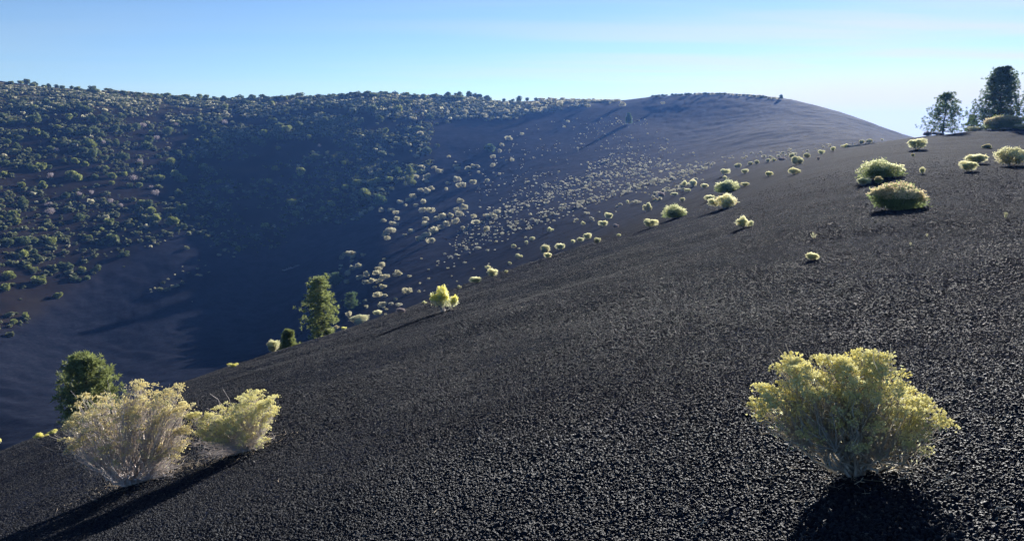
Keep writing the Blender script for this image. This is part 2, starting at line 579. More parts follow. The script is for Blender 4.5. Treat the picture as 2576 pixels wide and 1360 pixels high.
MAT = {
    'flower': leaf_mat('flower_yellow', (0.93, 0.87, 0.48), (0.98, 0.96, 0.72), 14, 0.75),
    'flower_dry': leaf_mat('flower_dull_yellow', (0.88, 0.80, 0.52), (0.98, 0.95, 0.72), 14, 0.74),
    'flower_bright': leaf_mat('flower_bright_yellow', (0.88, 0.80, 0.18), (0.97, 0.93, 0.36), 10, 0.65),
    'leaf_green': leaf_mat('brush_leaf', (0.48, 0.50, 0.30), (0.82, 0.82, 0.56), 10, 0.65, c3=(0.85, 0.50, 0.18)),
    'leaf_dark': leaf_mat('brush_leaf_dark', (0.17, 0.23, 0.09), (0.40, 0.46, 0.20), 6, 0.55),
    'stem_pale': leaf_mat('stem_pale', (0.62, 0.56, 0.52), (0.86, 0.80, 0.76), 12, 0.3),
    'stem_tan': leaf_mat('stem_tan', (0.54, 0.49, 0.41), (0.80, 0.76, 0.66), 12, 0.35),
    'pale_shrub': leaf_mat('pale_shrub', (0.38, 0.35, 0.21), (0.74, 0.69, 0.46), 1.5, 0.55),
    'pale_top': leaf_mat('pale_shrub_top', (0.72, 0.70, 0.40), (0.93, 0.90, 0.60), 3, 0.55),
    'pale_dot': leaf_mat('pale_dot_shrub', (0.44, 0.42, 0.30), (0.74, 0.70, 0.54), 1.5, 0.6),
    'sage': leaf_mat('sage_shrub', (0.075, 0.09, 0.04), (0.25, 0.26, 0.12), 0.8, 0.5),
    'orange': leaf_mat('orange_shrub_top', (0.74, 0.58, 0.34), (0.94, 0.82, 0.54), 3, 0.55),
    'juniper': leaf_mat('juniper_leaf', (0.06, 0.085, 0.032), (0.23, 0.27, 0.10), 0.9, 0.45),
    'juniper_yellow': leaf_mat('juniper_yellow_leaf', (0.15, 0.18, 0.045), (0.46, 0.48, 0.14), 0.9, 0.45),
    'grey_twig': leaf_mat('grey_twig', (0.34, 0.28, 0.27), (0.60, 0.52, 0.50), 1.5, 0.4),
    'pine': leaf_mat('pine_needle', (0.05, 0.09, 0.035), (0.18, 0.25, 0.09), 1.2, 0.45),
    'pine_yellow': leaf_mat('pine_needle_light', (0.13, 0.155, 0.05), (0.37, 0.41, 0.15), 1.6, 0.45),
    'bark': leaf_mat('pine_bark', (0.05, 0.035, 0.025), (0.16, 0.10, 0.07), 3, 0.0, 0.9),
    'dead_wood': leaf_mat('dead_wood', (0.22, 0.19, 0.16), (0.42, 0.38, 0.34), 3, 0.0, 0.8),
    'straw': leaf_mat('straw', (0.38, 0.30, 0.20), (0.55, 0.46, 0.34), 3, 0.0, 0.7),
}

# cinder and soil
gm, t, out = new_mat('cinder_ground')
pb = node(t, 'ShaderNodeBsdfPrincipled')
pb.inputs['Roughness'].default_value = 1.0
pb.inputs['Specular IOR Level'].default_value = 0.004
tcn = node(t, 'ShaderNodeTexCoord')
obj = tcn.outputs['Object']


def tnoise(scale, detail=4, rough=0.55):
    x = node(t, 'ShaderNodeTexNoise')
    x.inputs['Scale'].default_value = scale
    x.inputs['Detail'].default_value = detail
    x.inputs['Roughness'].default_value = rough
    t.links.new(obj, x.inputs['Vector'])
    return x.outputs['Fac']


def ramp2(fac, stops):
    x = node(t, 'ShaderNodeValToRGB')
    e = x.color_ramp.elements
    e[0].position, e[0].color = stops[0][0], (*stops[0][1], 1)
    e[1].position, e[1].color = stops[-1][0], (*stops[-1][1], 1)
    for p_, c_ in stops[1:-1]:
        k_ = e.new(p_); k_.color = (*c_, 1)
    t.links.new(fac, x.inputs[0])
    return x.outputs[0]


def mixc(fac, a, b, blend='MIX'):
    x = node(t, 'ShaderNodeMix', data_type='RGBA', blend_type=blend)
    if hasattr(fac, 'links'): t.links.new(fac, x.inputs[0])
    else: x.inputs[0].default_value = fac
    t.links.new(a, x.inputs[6]); t.links.new(b, x.inputs[7])
    return x.outputs[2]


def attr(nm):
    x = node(t, 'ShaderNodeAttribute')
    x.attribute_name = nm
    return x.outputs['Fac']


cind = ramp2(tnoise(0.05, 5), [(0.3, (0.0088, 0.0120, 0.0220)), (0.7, (0.0135, 0.0175, 0.0300))])
grain = ramp2(tnoise(9.0, 6, 0.75), [(0.35, (0.45, 0.45, 0.45)), (0.55, (1, 1, 1)), (0.72, (2.2, 2.1, 2.0))])
cind = mixc(1.0, cind, grain, 'MULTIPLY')
brown = ramp2(tnoise(0.03, 4), [(0.35, (0.0200, 0.0205, 0.0310)), (0.7, (0.0300, 0.0285, 0.0390))])
coarse = ramp2(tnoise(1.1, 8, 0.8), [(0.3, (0.45, 0.45, 0.45)), (0.5, (1, 1, 1)), (0.7, (1.9, 1.8, 1.7))])
cind = mixc(1.0, cind, coarse, 'MULTIPLY')
c1 = mixc(attr('brown'), cind, brown)
soil = ramp2(tnoise(0.06, 6), [(0.3, (0.013, 0.012, 0.011)), (0.5, (0.021, 0.016, 0.015)), (0.7, (0.034, 0.028, 0.021))])
streak = ramp2(tnoise(0.22, 6, 0.7), [(0.35, (0.6, 0.6, 0.6)), (0.65, (1.6, 1.5, 1.4))])
c1 = mixc(0.8, c1, streak, 'MULTIPLY')
c2 = mixc(attr('soil'), c1, soil)
grass = ramp2(tnoise(0.12, 6), [(0.3, (0.10, 0.085, 0.04)), (0.7, (0.30, 0.24, 0.11))])
c3 = mixc(attr('grass'), c2, grass)
t.links.new(c3, pb.inputs['Base Color'])
vor = node(t, 'ShaderNodeTexVoronoi')
vor.inputs['Scale'].default_value = 34
t.links.new(obj, vor.inputs['Vector'])
b1 = node(t, 'ShaderNodeBump'); b1.inputs['Strength'].default_value = 0.9; b1.inputs['Distance'].default_value = 0.016
t.links.new(vor.outputs['Distance'], b1.inputs['Height'])
b1.invert = True
b2 = node(t, 'ShaderNodeBump'); b2.inputs['Strength'].default_value = 0.8; b2.inputs['Distance'].default_value = 0.06
t.links.new(tnoise(7, 5, 0.7), b2.inputs['Height'])
t.links.new(b1.outputs[0], b2.inputs['Normal'])
t.links.new(b2.outputs[0], pb.inputs['Normal'])
t.links.new(pb.outputs[0], out.inputs['Surface'])
MAT['ground'] = gm

st_m, t, out = new_mat('cinder_stone')
pb = node(t, 'ShaderNodeBsdfPrincipled')
pb.inputs['Roughness'].default_value = 0.62
pb.inputs['Specular IOR Level'].default_value = 0.30
tcn = node(t, 'ShaderNodeTexCoord'); obj = tcn.outputs['Object']
oi = node(t, 'ShaderNodeObjectInfo')
rc = ramp2(oi.outputs['Random'], [(0.0, (0.0024, 0.0038, 0.0086)), (0.8, (0.0078, 0.0116, 0.0245)), (0.975, (0.030, 0.031, 0.038)), (1.0, (0.15, 0.14, 0.125))])
t.links.new(rc, pb.inputs['Base Color'])
bb = node(t, 'ShaderNodeBump'); bb.inputs['Strength'].default_value = 0.6; bb.inputs['Distance'].default_value = 0.3
t.links.new(tnoise(3.5, 3), bb.inputs['Height'])
t.links.new(bb.outputs[0], pb.inputs['Normal'])
t.links.new(pb.outputs[0], out.inputs['Surface'])
MAT['stone'] = st_m

# ------------------------------------------------------------------ ground object (one closed sheet round the camera)
idx = np.arange(NA * NR).reshape(NA, NR)
i2 = np.roll(idx, -1, axis=0)
quads = np.stack([idx[:, :-1], idx[:, 1:], i2[:, 1:], i2[:, :-1]], -1).reshape(-1, 4)
gb = MB()
gb.add(np.stack([GX, GY, GZ], -1).reshape(-1, 3), quads)
cen = gb.n
gb.add([[0, 0, -1.6]], np.zeros((0, 3), np.int64))
gb.f.append(np.stack([np.full(NA, cen), idx[:, 0], i2[:, 0]], -1)); gb.m.append(0)
gb.f = [f for f in gb.f if len(f)]; gb.m = [0] * len(gb.f)
gme = gb.mesh('ground', MAT['ground'], smooth=True)


def setattr_f(name, arr):
    a = gme.attributes.new(name, 'FLOAT', 'POINT')
    a.data.foreach_set('value', np.concatenate([arr.ravel(), [0.0]]).astype(np.float32))


setattr_f('soil', M_VEG)
setattr_f('brown', sstep(90, 260, RR) * (1 - M_FLOOR * 0.8))
tan = sstep(300, 225, PY) * M_VEG * sstep(0.0, 0.25, fbm(GX / 25, GY / 9, 120, 4) + 0.12)
setattr_f('grass', np.clip(tan + sstep(1040, 1150, PX) * sstep(300, 275, PY) * M_VEG * 0.8, 0, 1) * sstep(300, 400, RR))
ground = tag(link('ground', gme), kind='structure')

# ------------------------------------------------------------------ loose cinder stones close by (uncountable)
def stone_mesh(seed):
    rng = np.random.default_rng(seed)
    import bmesh
    bm = bmesh.new()
    bmesh.ops.create_icosphere(bm, subdivisions=1, radius=1)
    for v in bm.verts:
        v.co *= 1 + rng.uniform(-0.28, 0.28)
        v.co.z *= 0.8
    me = bpy.data.meshes.new('cinder_stone')
    bm.to_mesh(me); bm.free()
    me.materials.append(MAT['stone'])
    return me


hidden_col = bpy.data.collections.new('stone_shapes')
stones = []
for s in range(5):
    o = bpy.data.objects.new('cinder_stone_shape', stone_mesh(s))
    hidden_col.objects.link(o)
    stones.append(o)

NS = 1150000
aa = RNG.uniform(-R(44), R(44), NS)
rr_ = np.exp(RNG.uniform(math.log(2.0), math.log(75), NS))
keep = RNG.uniform(0, 1, NS) < np.clip((rr_ / 7.0), 0.10, 1) * (1 - sstep(14, 60, rr_))
aa, rr_ = aa[keep], rr_[keep]
sx, sy = rr_ * np.sin(aa), rr_ * np.cos(aa)
ii = np.clip(np.searchsorted(az, aa) - 1, 0, NA - 2)
jj = np.clip(np.searchsorted(lr, np.log(rr_)) - 1, 0, NR - 2)
fs = (aa - az[ii]) / (az[ii + 1] - az[ii]); ft = (np.log(rr_) - lr[jj]) / (lr[jj + 1] - lr[jj])
sz = (GZ[ii, jj] * (1 - fs) + GZ[ii + 1, jj] * fs) * (1 - ft) + (GZ[ii, jj + 1] * (1 - fs) + GZ[ii + 1, jj + 1] * fs) * ft
spx, spy, _ = project(sx, sy, sz)
ok = (spx > -150) & (spx < 2730) & (spy < 1480) & VIS[ii, jj]
sx, sy, sz, rr_ = sx[ok], sy[ok], sz[ok], rr_[ok]
pm = bpy.data.meshes.new('cinder_gravel')
pm.vertices.add(len(sx))
pm.vertices.foreach_set('co', np.stack([sx, sy, sz], -1).astype(np.float32).ravel())
sc_ = (0.0045 + 0.0070 * RNG.uniform(0, 1, len(sx)) ** 2.2) * (1 + 0.5 * fbm(sx / 1.7, sy / 1.7, 400, 3)) * (1 + np.clip(rr_ - 5, 0, 60) * 0.036)
sc_ *= np.where(RNG.uniform(0, 1, len(sx)) > 0.985, 1.7, 1.0)
a_ = pm.attributes.new('sc', 'FLOAT', 'POINT'); a_.data.foreach_set('value', sc_.astype(np.float32))
gravel = tag(link('cinder_gravel', pm), kind='stuff')
tag(gravel, 'loose black cinder gravel covering the near slope', 'gravel')
ng = bpy.data.node_groups.new('scatter_stones', 'GeometryNodeTree')
ng.interface.new_socket('Geometry', in_out='INPUT', socket_type='NodeSocketGeometry')
ng.interface.new_socket('Geometry', in_out='OUTPUT', socket_type='NodeSocketGeometry')
gi, go = ng.nodes.new('NodeGroupInput'), ng.nodes.new('NodeGroupOutput')
iop = ng.nodes.new('GeometryNodeInstanceOnPoints')
jn = ng.nodes.new('GeometryNodeGeometryToInstance')
for o in reversed(stones):
    oi_ = ng.nodes.new('GeometryNodeObjectInfo')
    oi_.inputs['Object'].default_value = o
    ng.links.new(oi_.outputs['Geometry'], jn.inputs[0])
ng.links.new(gi.outputs[0], iop.inputs['Points'])
ng.links.new(jn.outputs[0], iop.inputs['Instance'])
iop.inputs['Pick Instance'].default_value = True
ri = ng.nodes.new('FunctionNodeRandomValue'); ri.data_type = 'INT'
ri.inputs[4].default_value = 0; ri.inputs[5].default_value = 4
ng.links.new(ri.outputs[2], iop.inputs['Instance Index'])
rv = ng.nodes.new('FunctionNodeRandomValue'); rv.data_type = 'FLOAT_VECTOR'
rv.inputs[0].default_value = (0, 0, 0); rv.inputs[1].default_value = (6.28, 6.28, 6.28)
ng.links.new(rv.outputs[0], iop.inputs['Rotation'])
na = ng.nodes.new('GeometryNodeInputNamedAttribute'); na.data_type = 'FLOAT'
na.inputs['Name'].default_value = 'sc'
ng.links.new(na.outputs[0], iop.inputs['Scale'])
ng.links.new(iop.outputs[0], go.inputs[0])
gmod = gravel.modifiers.new('stones', 'NODES'); gmod.node_group = ng

# ------------------------------------------------------------------ haze
def haze_box():
    lo, hi = float(GZ.min()) - 1.0, float(GZ.max()) + 9.0
    x = 2750.0
    v = [(sx_, sy_, z_) for z_ in (lo, hi) for sx_, sy_ in ((-x, -x), (x, -x), (x, x), (-x, x))]
    mb = MB(); mb.add(v, [(0, 3, 2, 1), (4, 5, 6, 7), (0, 1, 5, 4), (1, 2, 6, 5), (2, 3, 7, 6), (3, 0, 4, 7)])
    m, t_, out_ = new_mat('haze')
    pv = node(t_, 'ShaderNodeVolumePrincipled')
    pv.inputs['Color'].default_value = (0.14, 0.34, 0.90, 1)
    pv.inputs['Density'].default_value = HAZE
    pv.inputs['Anisotropy'].default_value = 0.35
    t_.links.new(pv.outputs[0], out_.inputs['Volume'])
    o = link('haze', mb.mesh('haze', m))
    tag(o, kind='stuff')


HAZE = 0.00016
haze_box()

# ------------------------------------------------------------------ rabbitbrush close by: stems run from the base to the flower heads
def big_brush(name, base_px, Y, lobes, label, mats, dens, seed, wood=1.0, bare=(), group=None):
    """lobes: (px, py, radius_px, weight) seen where the crown stands; made real at the bush's depth with a depth spread"""
    rng = np.random.default_rng(seed)
    b = hit(*base_px)
    t_ = Y if Y else b[1]
    root = link(name, None, None, b)
    tag(root, label, 'bush', group)
    dep = b[1] * CP - b[2] * SP
    m_per = dep / FPX
    right = np.array([1.0, 0, 0]); up = np.array([0, 0, 1.0]); fw = np.array([0, 1.0, 0])
    tips = []
    halfw = max(abs(l[0] - base_px[0]) for l in lobes)
    for (lx, ly, lrad, wgt) in lobes:
        lrad = lrad * 0.86
        nsub = max(2, int(dens * wgt))
        ncl = max(2, nsub // 9)
        cl = rnd_dir(rng, ncl) * (rng.uniform(0.25, 1, ncl) ** 0.5)[:, None]
        u = cl[rng.integers(0, ncl, nsub)] + rng.normal(0, 1, (nsub, 3)) * np.array([0.24, 0.24, 0.10])
        off = (lx - base_px[0]) * m_per
        h = (base_px[1] - ly) * m_per
        side = math.sqrt(max(0, 1 - min(1, abs(lx - base_px[0]) / (halfw * 1.02)) ** 2)) * halfw * 0.48 * m_per
        dz = rng.uniform(-1, 1, nsub)
        p = np.stack([off + u[:, 0] * lrad * m_per, dz * side, h + u[:, 2] * lrad * m_per * 0.8], -1)
        # depth-shifted heads are raised or lowered so the crown keeps its dome outline
        p[:, 2] -= np.abs(dz) ** 2 * h * 0.10
        p[:, 2] += p[:, 1] * 0.12
        tips.append(p)
    tips = np.concatenate(tips)
    tips = tips[tips[:, 2] > 0.05]
    nT = len(tips)
    # main stems: tips gathered into bundles
    nM = max(30, int(nT / 8))
    mains = tips[rng.choice(nT, nM, replace=False)] * rng.uniform(0.42, 0.68, (nM, 1))
    mains[:, 2] *= 0.82
    b0 = rng.normal(0, 0.022, (nM, 3)); b0[:, 2] = -0.02
    ctrl = mains * np.array([0.62, 0.62, 0.30]) + rng.normal(0, 0.02, (nM, 3))
    ml = curve(b0, mains, ctrl, 7)
    ml[:, 1:-1] += rng.normal(0, 0.013 * wood, (nM, 5, 3))
    rad = np.linspace(1, 0.45, 7)[None] * (rng.uniform(0.0035, 0.0075, nM) * wood)[:, None]
    mbs = MB()
    tubes(mbs, ml, rad, 5)
    # twigs: each head joined to the nearest main stem point
    dd = ((tips[:, None, :] * 0.62 - mains[None]) ** 2).sum(-1)
    dd += rng.uniform(0, 0.004, dd.shape)
    par = dd.argmin(1)
    start = ml[par, rng.integers(3, 7, nT)]
    mid = (start + tips) / 2 + rng.normal(0, 0.035 * wood, (nT, 3)) + np.array([0, 0, -0.02])
    tl = curve(start, tips, mid, 5)
    tl[:, 1:-1] += rng.normal(0, 0.009 * wood, (nT, 3, 3))
    tubes(mbs, tl, np.linspace(1, 0.5, 5)[None] * (rng.uniform(0.0014, 0.0028, nT) * wood)[:, None], 3)
    # side twigs
    ns = int(nT * 2.2)
    k = rng.integers(0, nT, ns)
    s0 = tl[k, rng.integers(1, 4, ns)]
    e0 = s0 + (tips[k] - start[k]) * rng.uniform(0.05, 0.28, (ns, 1)) + rng.normal(0, 0.024 * wood, (ns, 3))
    tubes(mbs, curve(s0, e0, (s0 + e0) / 2 + rng.normal(0, 0.01, (ns, 3)), 4), np.full((ns, 4), 0.0011 * wood), 3)
    # bare sprawling twigs low down
    for (bx, by, cnt) in bare:
        e = np.stack([np.full(cnt, (bx - base_px[0]) * m_per), np.zeros(cnt), np.full(cnt, (base_px[1] - by) * m_per)], -1)
        e += rng.normal(0, 0.07, (cnt, 3)); e[:, 1] *= 1.6
        e[:, 2] = np.maximum(e[:, 2], 0.0 - 0.30 * np.abs(e[:, 0]) * 0 + 0.02 + PA * np.minimum(e[:, 0], 0))
        s = np.zeros((cnt, 3)) + rng.normal(0, 0.03, (cnt, 3))
        l_ = curve(s, e, e * 0.5 + rng.normal(0, 0.06, (cnt, 3)) + np.array([0, 0, 0.02]), 8)
        l_[:, 1:-1] += rng.normal(0, 0.012, (cnt, 6, 3))
        tubes(mbs, l_, np.linspace(1, 0.35, 8)[None] * rng.uniform(0.002, 0.0045, cnt)[:, None], 4)
        kk = rng.integers(0, cnt, cnt * 4)
        s2 = l_[kk, rng.integers(2, 7, cnt * 4)]
        e2 = s2 + rng.normal(0, 0.06, (cnt * 4, 3))
        tubes(mbs, curve(s2, e2, (s2 + e2) / 2 + rng.normal(0, 0.015, s2.shape), 4), np.full((cnt * 4, 4), 0.0014), 3)
    link('stems', mbs.mesh('stems', MAT[mats[0]]), root)
    # leaves: narrow, along the twigs
    if mats[2] > 0:
        nl = int(nT * mats[2])
        k = rng.integers(0, nT, nl)
        f = rng.uniform(0, 1, nl)[:, None]
        seg = rng.integers(1, 4, nl)
        p = tl[k, seg] * (1 - f) + tl[k, seg + 1] * f + rng.normal(0, 0.012, (nl, 3))
        d = unit(unit(tips[k] - start[k]) + rng.normal(0, 0.45, (nl, 3)))
        mbl = MB(); leaves(mbl, p, d, rng.uniform(0.018, 0.038, nl), 0.006, rng)
        link('leaves', mbl.mesh('leaves', MAT[mats[1]]), root)
    # flower heads: flat topped clusters of little florets
    fl = rng.uniform(0, 1, nT) < mats[4]
    T = tips[fl]
    nf = 20
    disc = rng.normal(0, 1, (len(T), nf, 3)) * np.array([0.016, 0.016, 0.0045]) * mats[5]
    pts_ = (T[:, None] + disc)
    pts_[..., 2] += 0.008 - ((disc[..., 0] ** 2 + disc[..., 1] ** 2)) * 10
    mbf = MB(); buds(mbf, pts_.reshape(-1, 3), rng.uniform(0.0032, 0.0062, len(T) * nf) * mats[5], rng)
    stalk0 = np.repeat(T - np.array([0, 0, 0.022]), 4, 0)
    tubes(mbf, np.stack([stalk0, pts_[:, :4].reshape(-1, 3)], 1), np.full((len(stalk0), 2), 0.0008), 3)
    link('flower_heads', mbf.mesh('flower_heads', MAT[mats[3]]), root)
    return root


big_brush('rabbitbrush', (2158, 1188), None,
          [(2005, 905, 34, 1.1), (1985, 930, 34, .9), (2065, 925, 50, 1.5), (2085, 905, 30, .8), (2140, 915, 30, .8), (2190, 920, 42, 1.2), (2180, 900, 18, .4),
           (1940, 965, 38, 1.0), (1912, 1003, 24, .5), (1990, 985, 50, 1.2), (2065, 985, 60, 1.6), (2140, 975, 55, 1.4), (2210, 965, 45, 1.2), (2250, 1000, 45, 1.0),
           (2290, 995, 34, .6), (2312, 1005, 18, .25), (2305, 1030, 24, .4), (2275, 1040, 36, .5), (2235, 1060, 40, .35), (1965, 1035, 36, .45), (2040, 1050, 45, .5), (2130, 1050, 50, .6), (2190, 1035, 45, .6)],
          'large yellow flowering bush alone at the right front, casting its shadow towards the viewer', ('stem_tan', 'leaf_green', 3.0, 'flower', 0.95, 1.2), 28, 8, 1.7)
big_brush('rabbitbrush', (330, 1218), None,
          [(230, 1010, 45, 1.0), (200, 1040, 30, .5), (290, 1000, 50, 1.2), (350, 965, 28, .7), (400, 975, 45, 1.2), (445, 975, 35, .9), (300, 1050, 60, 1.3), (380, 1030, 60, 1.5), (450, 1020, 40, 1.0),
           (470, 1060, 40, .8), (220, 1080, 45, .8), (190, 1110, 30, .5), (300, 1100, 60, 1.0), (400, 1090, 60, 1.1), (460, 1110, 35, .5)],
          'largest bush at the left front, pale bare lower stems and dull yellow flower heads', ('stem_pale', 'leaf_green', 4, 'flower_dry', 0.62, 1.7), 48, 4, 2.0,
          bare=((470, 1150, 24), (200, 1120, 20), (170, 1080, 10), (430, 1165, 18)))
big_brush('rabbitbrush', (622, 1132), None,
          [(640, 990, 28, .9), (655, 1010, 30, .8), (690, 1010, 20, .4), (620, 1020, 35, 1.0), (570, 1045, 38, 1.1), (540, 1070, 28, .6), (600, 1060, 45, 1.2), (650, 1060, 40, 1.0), (680, 1045, 25, .5), (520, 1050, 26, .6), (500, 1035, 20, .4), (505, 1080, 22, .4), (575, 1085, 30, .6)],
          'bright yellow bush close beside the largest one at the left front, on its right', ('stem_pale', 'leaf_green', 5, 'flower', 0.95, 1.5), 50, 5, 1.5,
          bare=((530, 1110, 26), (480, 1100, 14), (560, 985, 5), (690, 1110, 10), (500, 1140, 16)))


# ------------------------------------------------------------------ brush further off: prototypes with parts
def dome_brush(seed, top, body, stem, n=1500, leaf=0.07, flat=0.55, topfrac=0.5, open_=0.0):
    """unit size: about 1 wide, returns list of (part name, mesh). flat = height / width"""
    rng = np.random.default_rng(seed)
    lob = []
    nl = 13 if n > 4000 else 10
    for k in range(nl):
        a = rng.uniform(0, 2 * math.pi); q = math.sqrt(rng.uniform(0, 1)) * 0.38
        zc_ = flat * ((0.34 if open_ > 0.2 else 0.10) + (0.36 if open_ > 0.2 else 0.58) * math.sqrt(max(0, 1 - (q / 0.42) ** 2))) * rng.uniform(0.66, 1.2)
        lob.append((q * math.cos(a), q * math.sin(a), zc_, rng.uniform(0.06, 0.20)))
    lob = np.array(lob)

    def shell(cnt, up):
        k = rng.integers(0, nl, cnt)
        u = rnd_dir(rng, cnt)
        if up:
            u[:, 2] = np.abs(u[:, 2]) * 1.0 + 0.15
            u = unit(u)
        p = lob[k, :3] + u * (lob[k, 3] * rng.uniform(0.8, 1.05, cnt))[:, None]
        p[:, 2] = np.maximum(p[:, 2], 0.015)
        return p, u
    parts = []
    mb = MB()
    p, u = shell(int(n * 0.6), False)
    p2 = p * rng.uniform(0.45, 1, (len(p), 1)); p2[:, 2] = p[:, 2] * rng.uniform(0.35, 1, len(p))
    p = p + u * (rng.uniform(0, 1, len(p)) ** 6 * 0.10)[:, None]
    allp = np.concatenate([p, p2]); allu = unit(np.concatenate([u, u]) + rng.normal(0, 0.5, (len(allp), 3)) + np.array([0, 0, 0.6]))
    keep_ = allp[:, 2] > open_ * flat * rng.uniform(0.5, 1, len(allp))
    leaves(mb, allp[keep_], allu[keep_], leaf * 1.5, leaf * 0.35, rng)
    parts.append(('foliage', mb.mesh('foliage', MAT[body])))
    mb = MB()
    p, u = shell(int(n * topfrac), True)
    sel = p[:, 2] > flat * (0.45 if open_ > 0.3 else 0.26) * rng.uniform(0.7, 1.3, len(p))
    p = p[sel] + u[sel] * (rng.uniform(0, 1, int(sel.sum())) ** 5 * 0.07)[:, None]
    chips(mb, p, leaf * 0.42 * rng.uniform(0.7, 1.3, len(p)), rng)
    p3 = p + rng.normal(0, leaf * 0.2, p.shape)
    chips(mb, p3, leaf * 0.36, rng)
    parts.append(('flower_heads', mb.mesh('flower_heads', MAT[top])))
    mbf2 = MB(); mbs2 = MB()
    nsp = 34
    kk = rng.integers(0, nl, nsp)
    ud = unit(rnd_dir(rng, nsp) * [1, 1, 0.5] + [0, 0, 0.75])
    tipp = lob[kk, :3] + ud * (lob[kk, 3] * rng.uniform(1.05, 1.55, nsp))[:, None]
    fl_ = np.repeat(tipp, 10, 0) + rng.normal(0, leaf * 0.55, (nsp * 10, 3)) * [1, 1, 0.45]
    chips(mbf2, fl_, leaf * 0.36, rng)
    if topfrac > 0:
        parts[-1][1].materials.clear(); v0 = mb.v + mbf2.v
        mb.add(mbf2.v[0], mbf2.f[0])
        bpy.data.meshes.remove(parts[-1][1])
        parts[-1] = ('flower_heads', mb.mesh('flower_heads', MAT[top]))
    mb = MB()
    tubes(mb, curve(lob[kk, :3] * [0.8, 0.8, 0.6], tipp, (lob[kk, :3] + tipp) / 2, 4), np.full((nsp, 4), 0.004), 3)
    ns = 70
    e = lob[rng.integers(0, nl, ns), :3] * rng.uniform(0.7, 1.05, (ns, 1))
    s = rng.normal(0, 0.03, (ns, 3)); s[:, 2] = -0.03
    l_ = curve(s, e, e * np.array([0.7, 0.7, 0.3]), 5)
    tubes(mb, l_, np.linspace(1, 0.4, 5)[None] * rng.uniform(0.005, 0.011, ns)[:, None], 3)
    parts.append(('stems', mb.mesh('stems', MAT[stem])))
    return parts


PROTO = {}
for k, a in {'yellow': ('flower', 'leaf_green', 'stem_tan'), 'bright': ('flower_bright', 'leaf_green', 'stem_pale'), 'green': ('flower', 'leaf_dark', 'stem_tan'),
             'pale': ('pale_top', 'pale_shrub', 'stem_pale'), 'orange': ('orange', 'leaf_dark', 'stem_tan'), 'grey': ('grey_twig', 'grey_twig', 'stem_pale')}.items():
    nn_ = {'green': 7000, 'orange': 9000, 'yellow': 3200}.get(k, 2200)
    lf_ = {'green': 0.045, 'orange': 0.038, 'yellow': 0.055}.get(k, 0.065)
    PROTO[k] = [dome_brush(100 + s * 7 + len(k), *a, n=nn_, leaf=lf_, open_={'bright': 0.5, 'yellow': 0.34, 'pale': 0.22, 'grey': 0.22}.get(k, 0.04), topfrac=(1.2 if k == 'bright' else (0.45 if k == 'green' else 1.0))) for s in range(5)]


def place(name, parts, loc, scale, rot, label, cat, group=None):
    if len(parts) == 1 and parts[0][0] is None:
        o = link(name, parts[0][1], None, loc)
    else:
        o = link(name, None, None, loc)
        for pn, me in parts:
            link(pn, me, o)
    o.scale = scale
    o.rotation_euler = (0, 0, rot)
    tag(o, label, cat, group)
    return o


NB = [0]


def brush(px, py, w, h, kind, label, rmin=1.2, name='rabbitbrush', group=None, Y=None):
    """px, py = middle of the foot; w, h as seen"""
    g = at_range(px, Y, py) if Y else hit(px, py, rmin)
    dep = g[1] * CP - g[2] * SP
    mw, mh = w * dep / FPX, h * dep / FPX
    NB[0] += 1
    parts = PROTO[kind][NB[0] % 5]
    return place(name, parts, g + np.array([0, 0, -0.03 * mh]), (mw * 0.93, mw * 0.86, mh / 0.63), random.uniform(-0.5, 0.5) + (NB[0] % 2) * math.pi, label, 'bush', group)


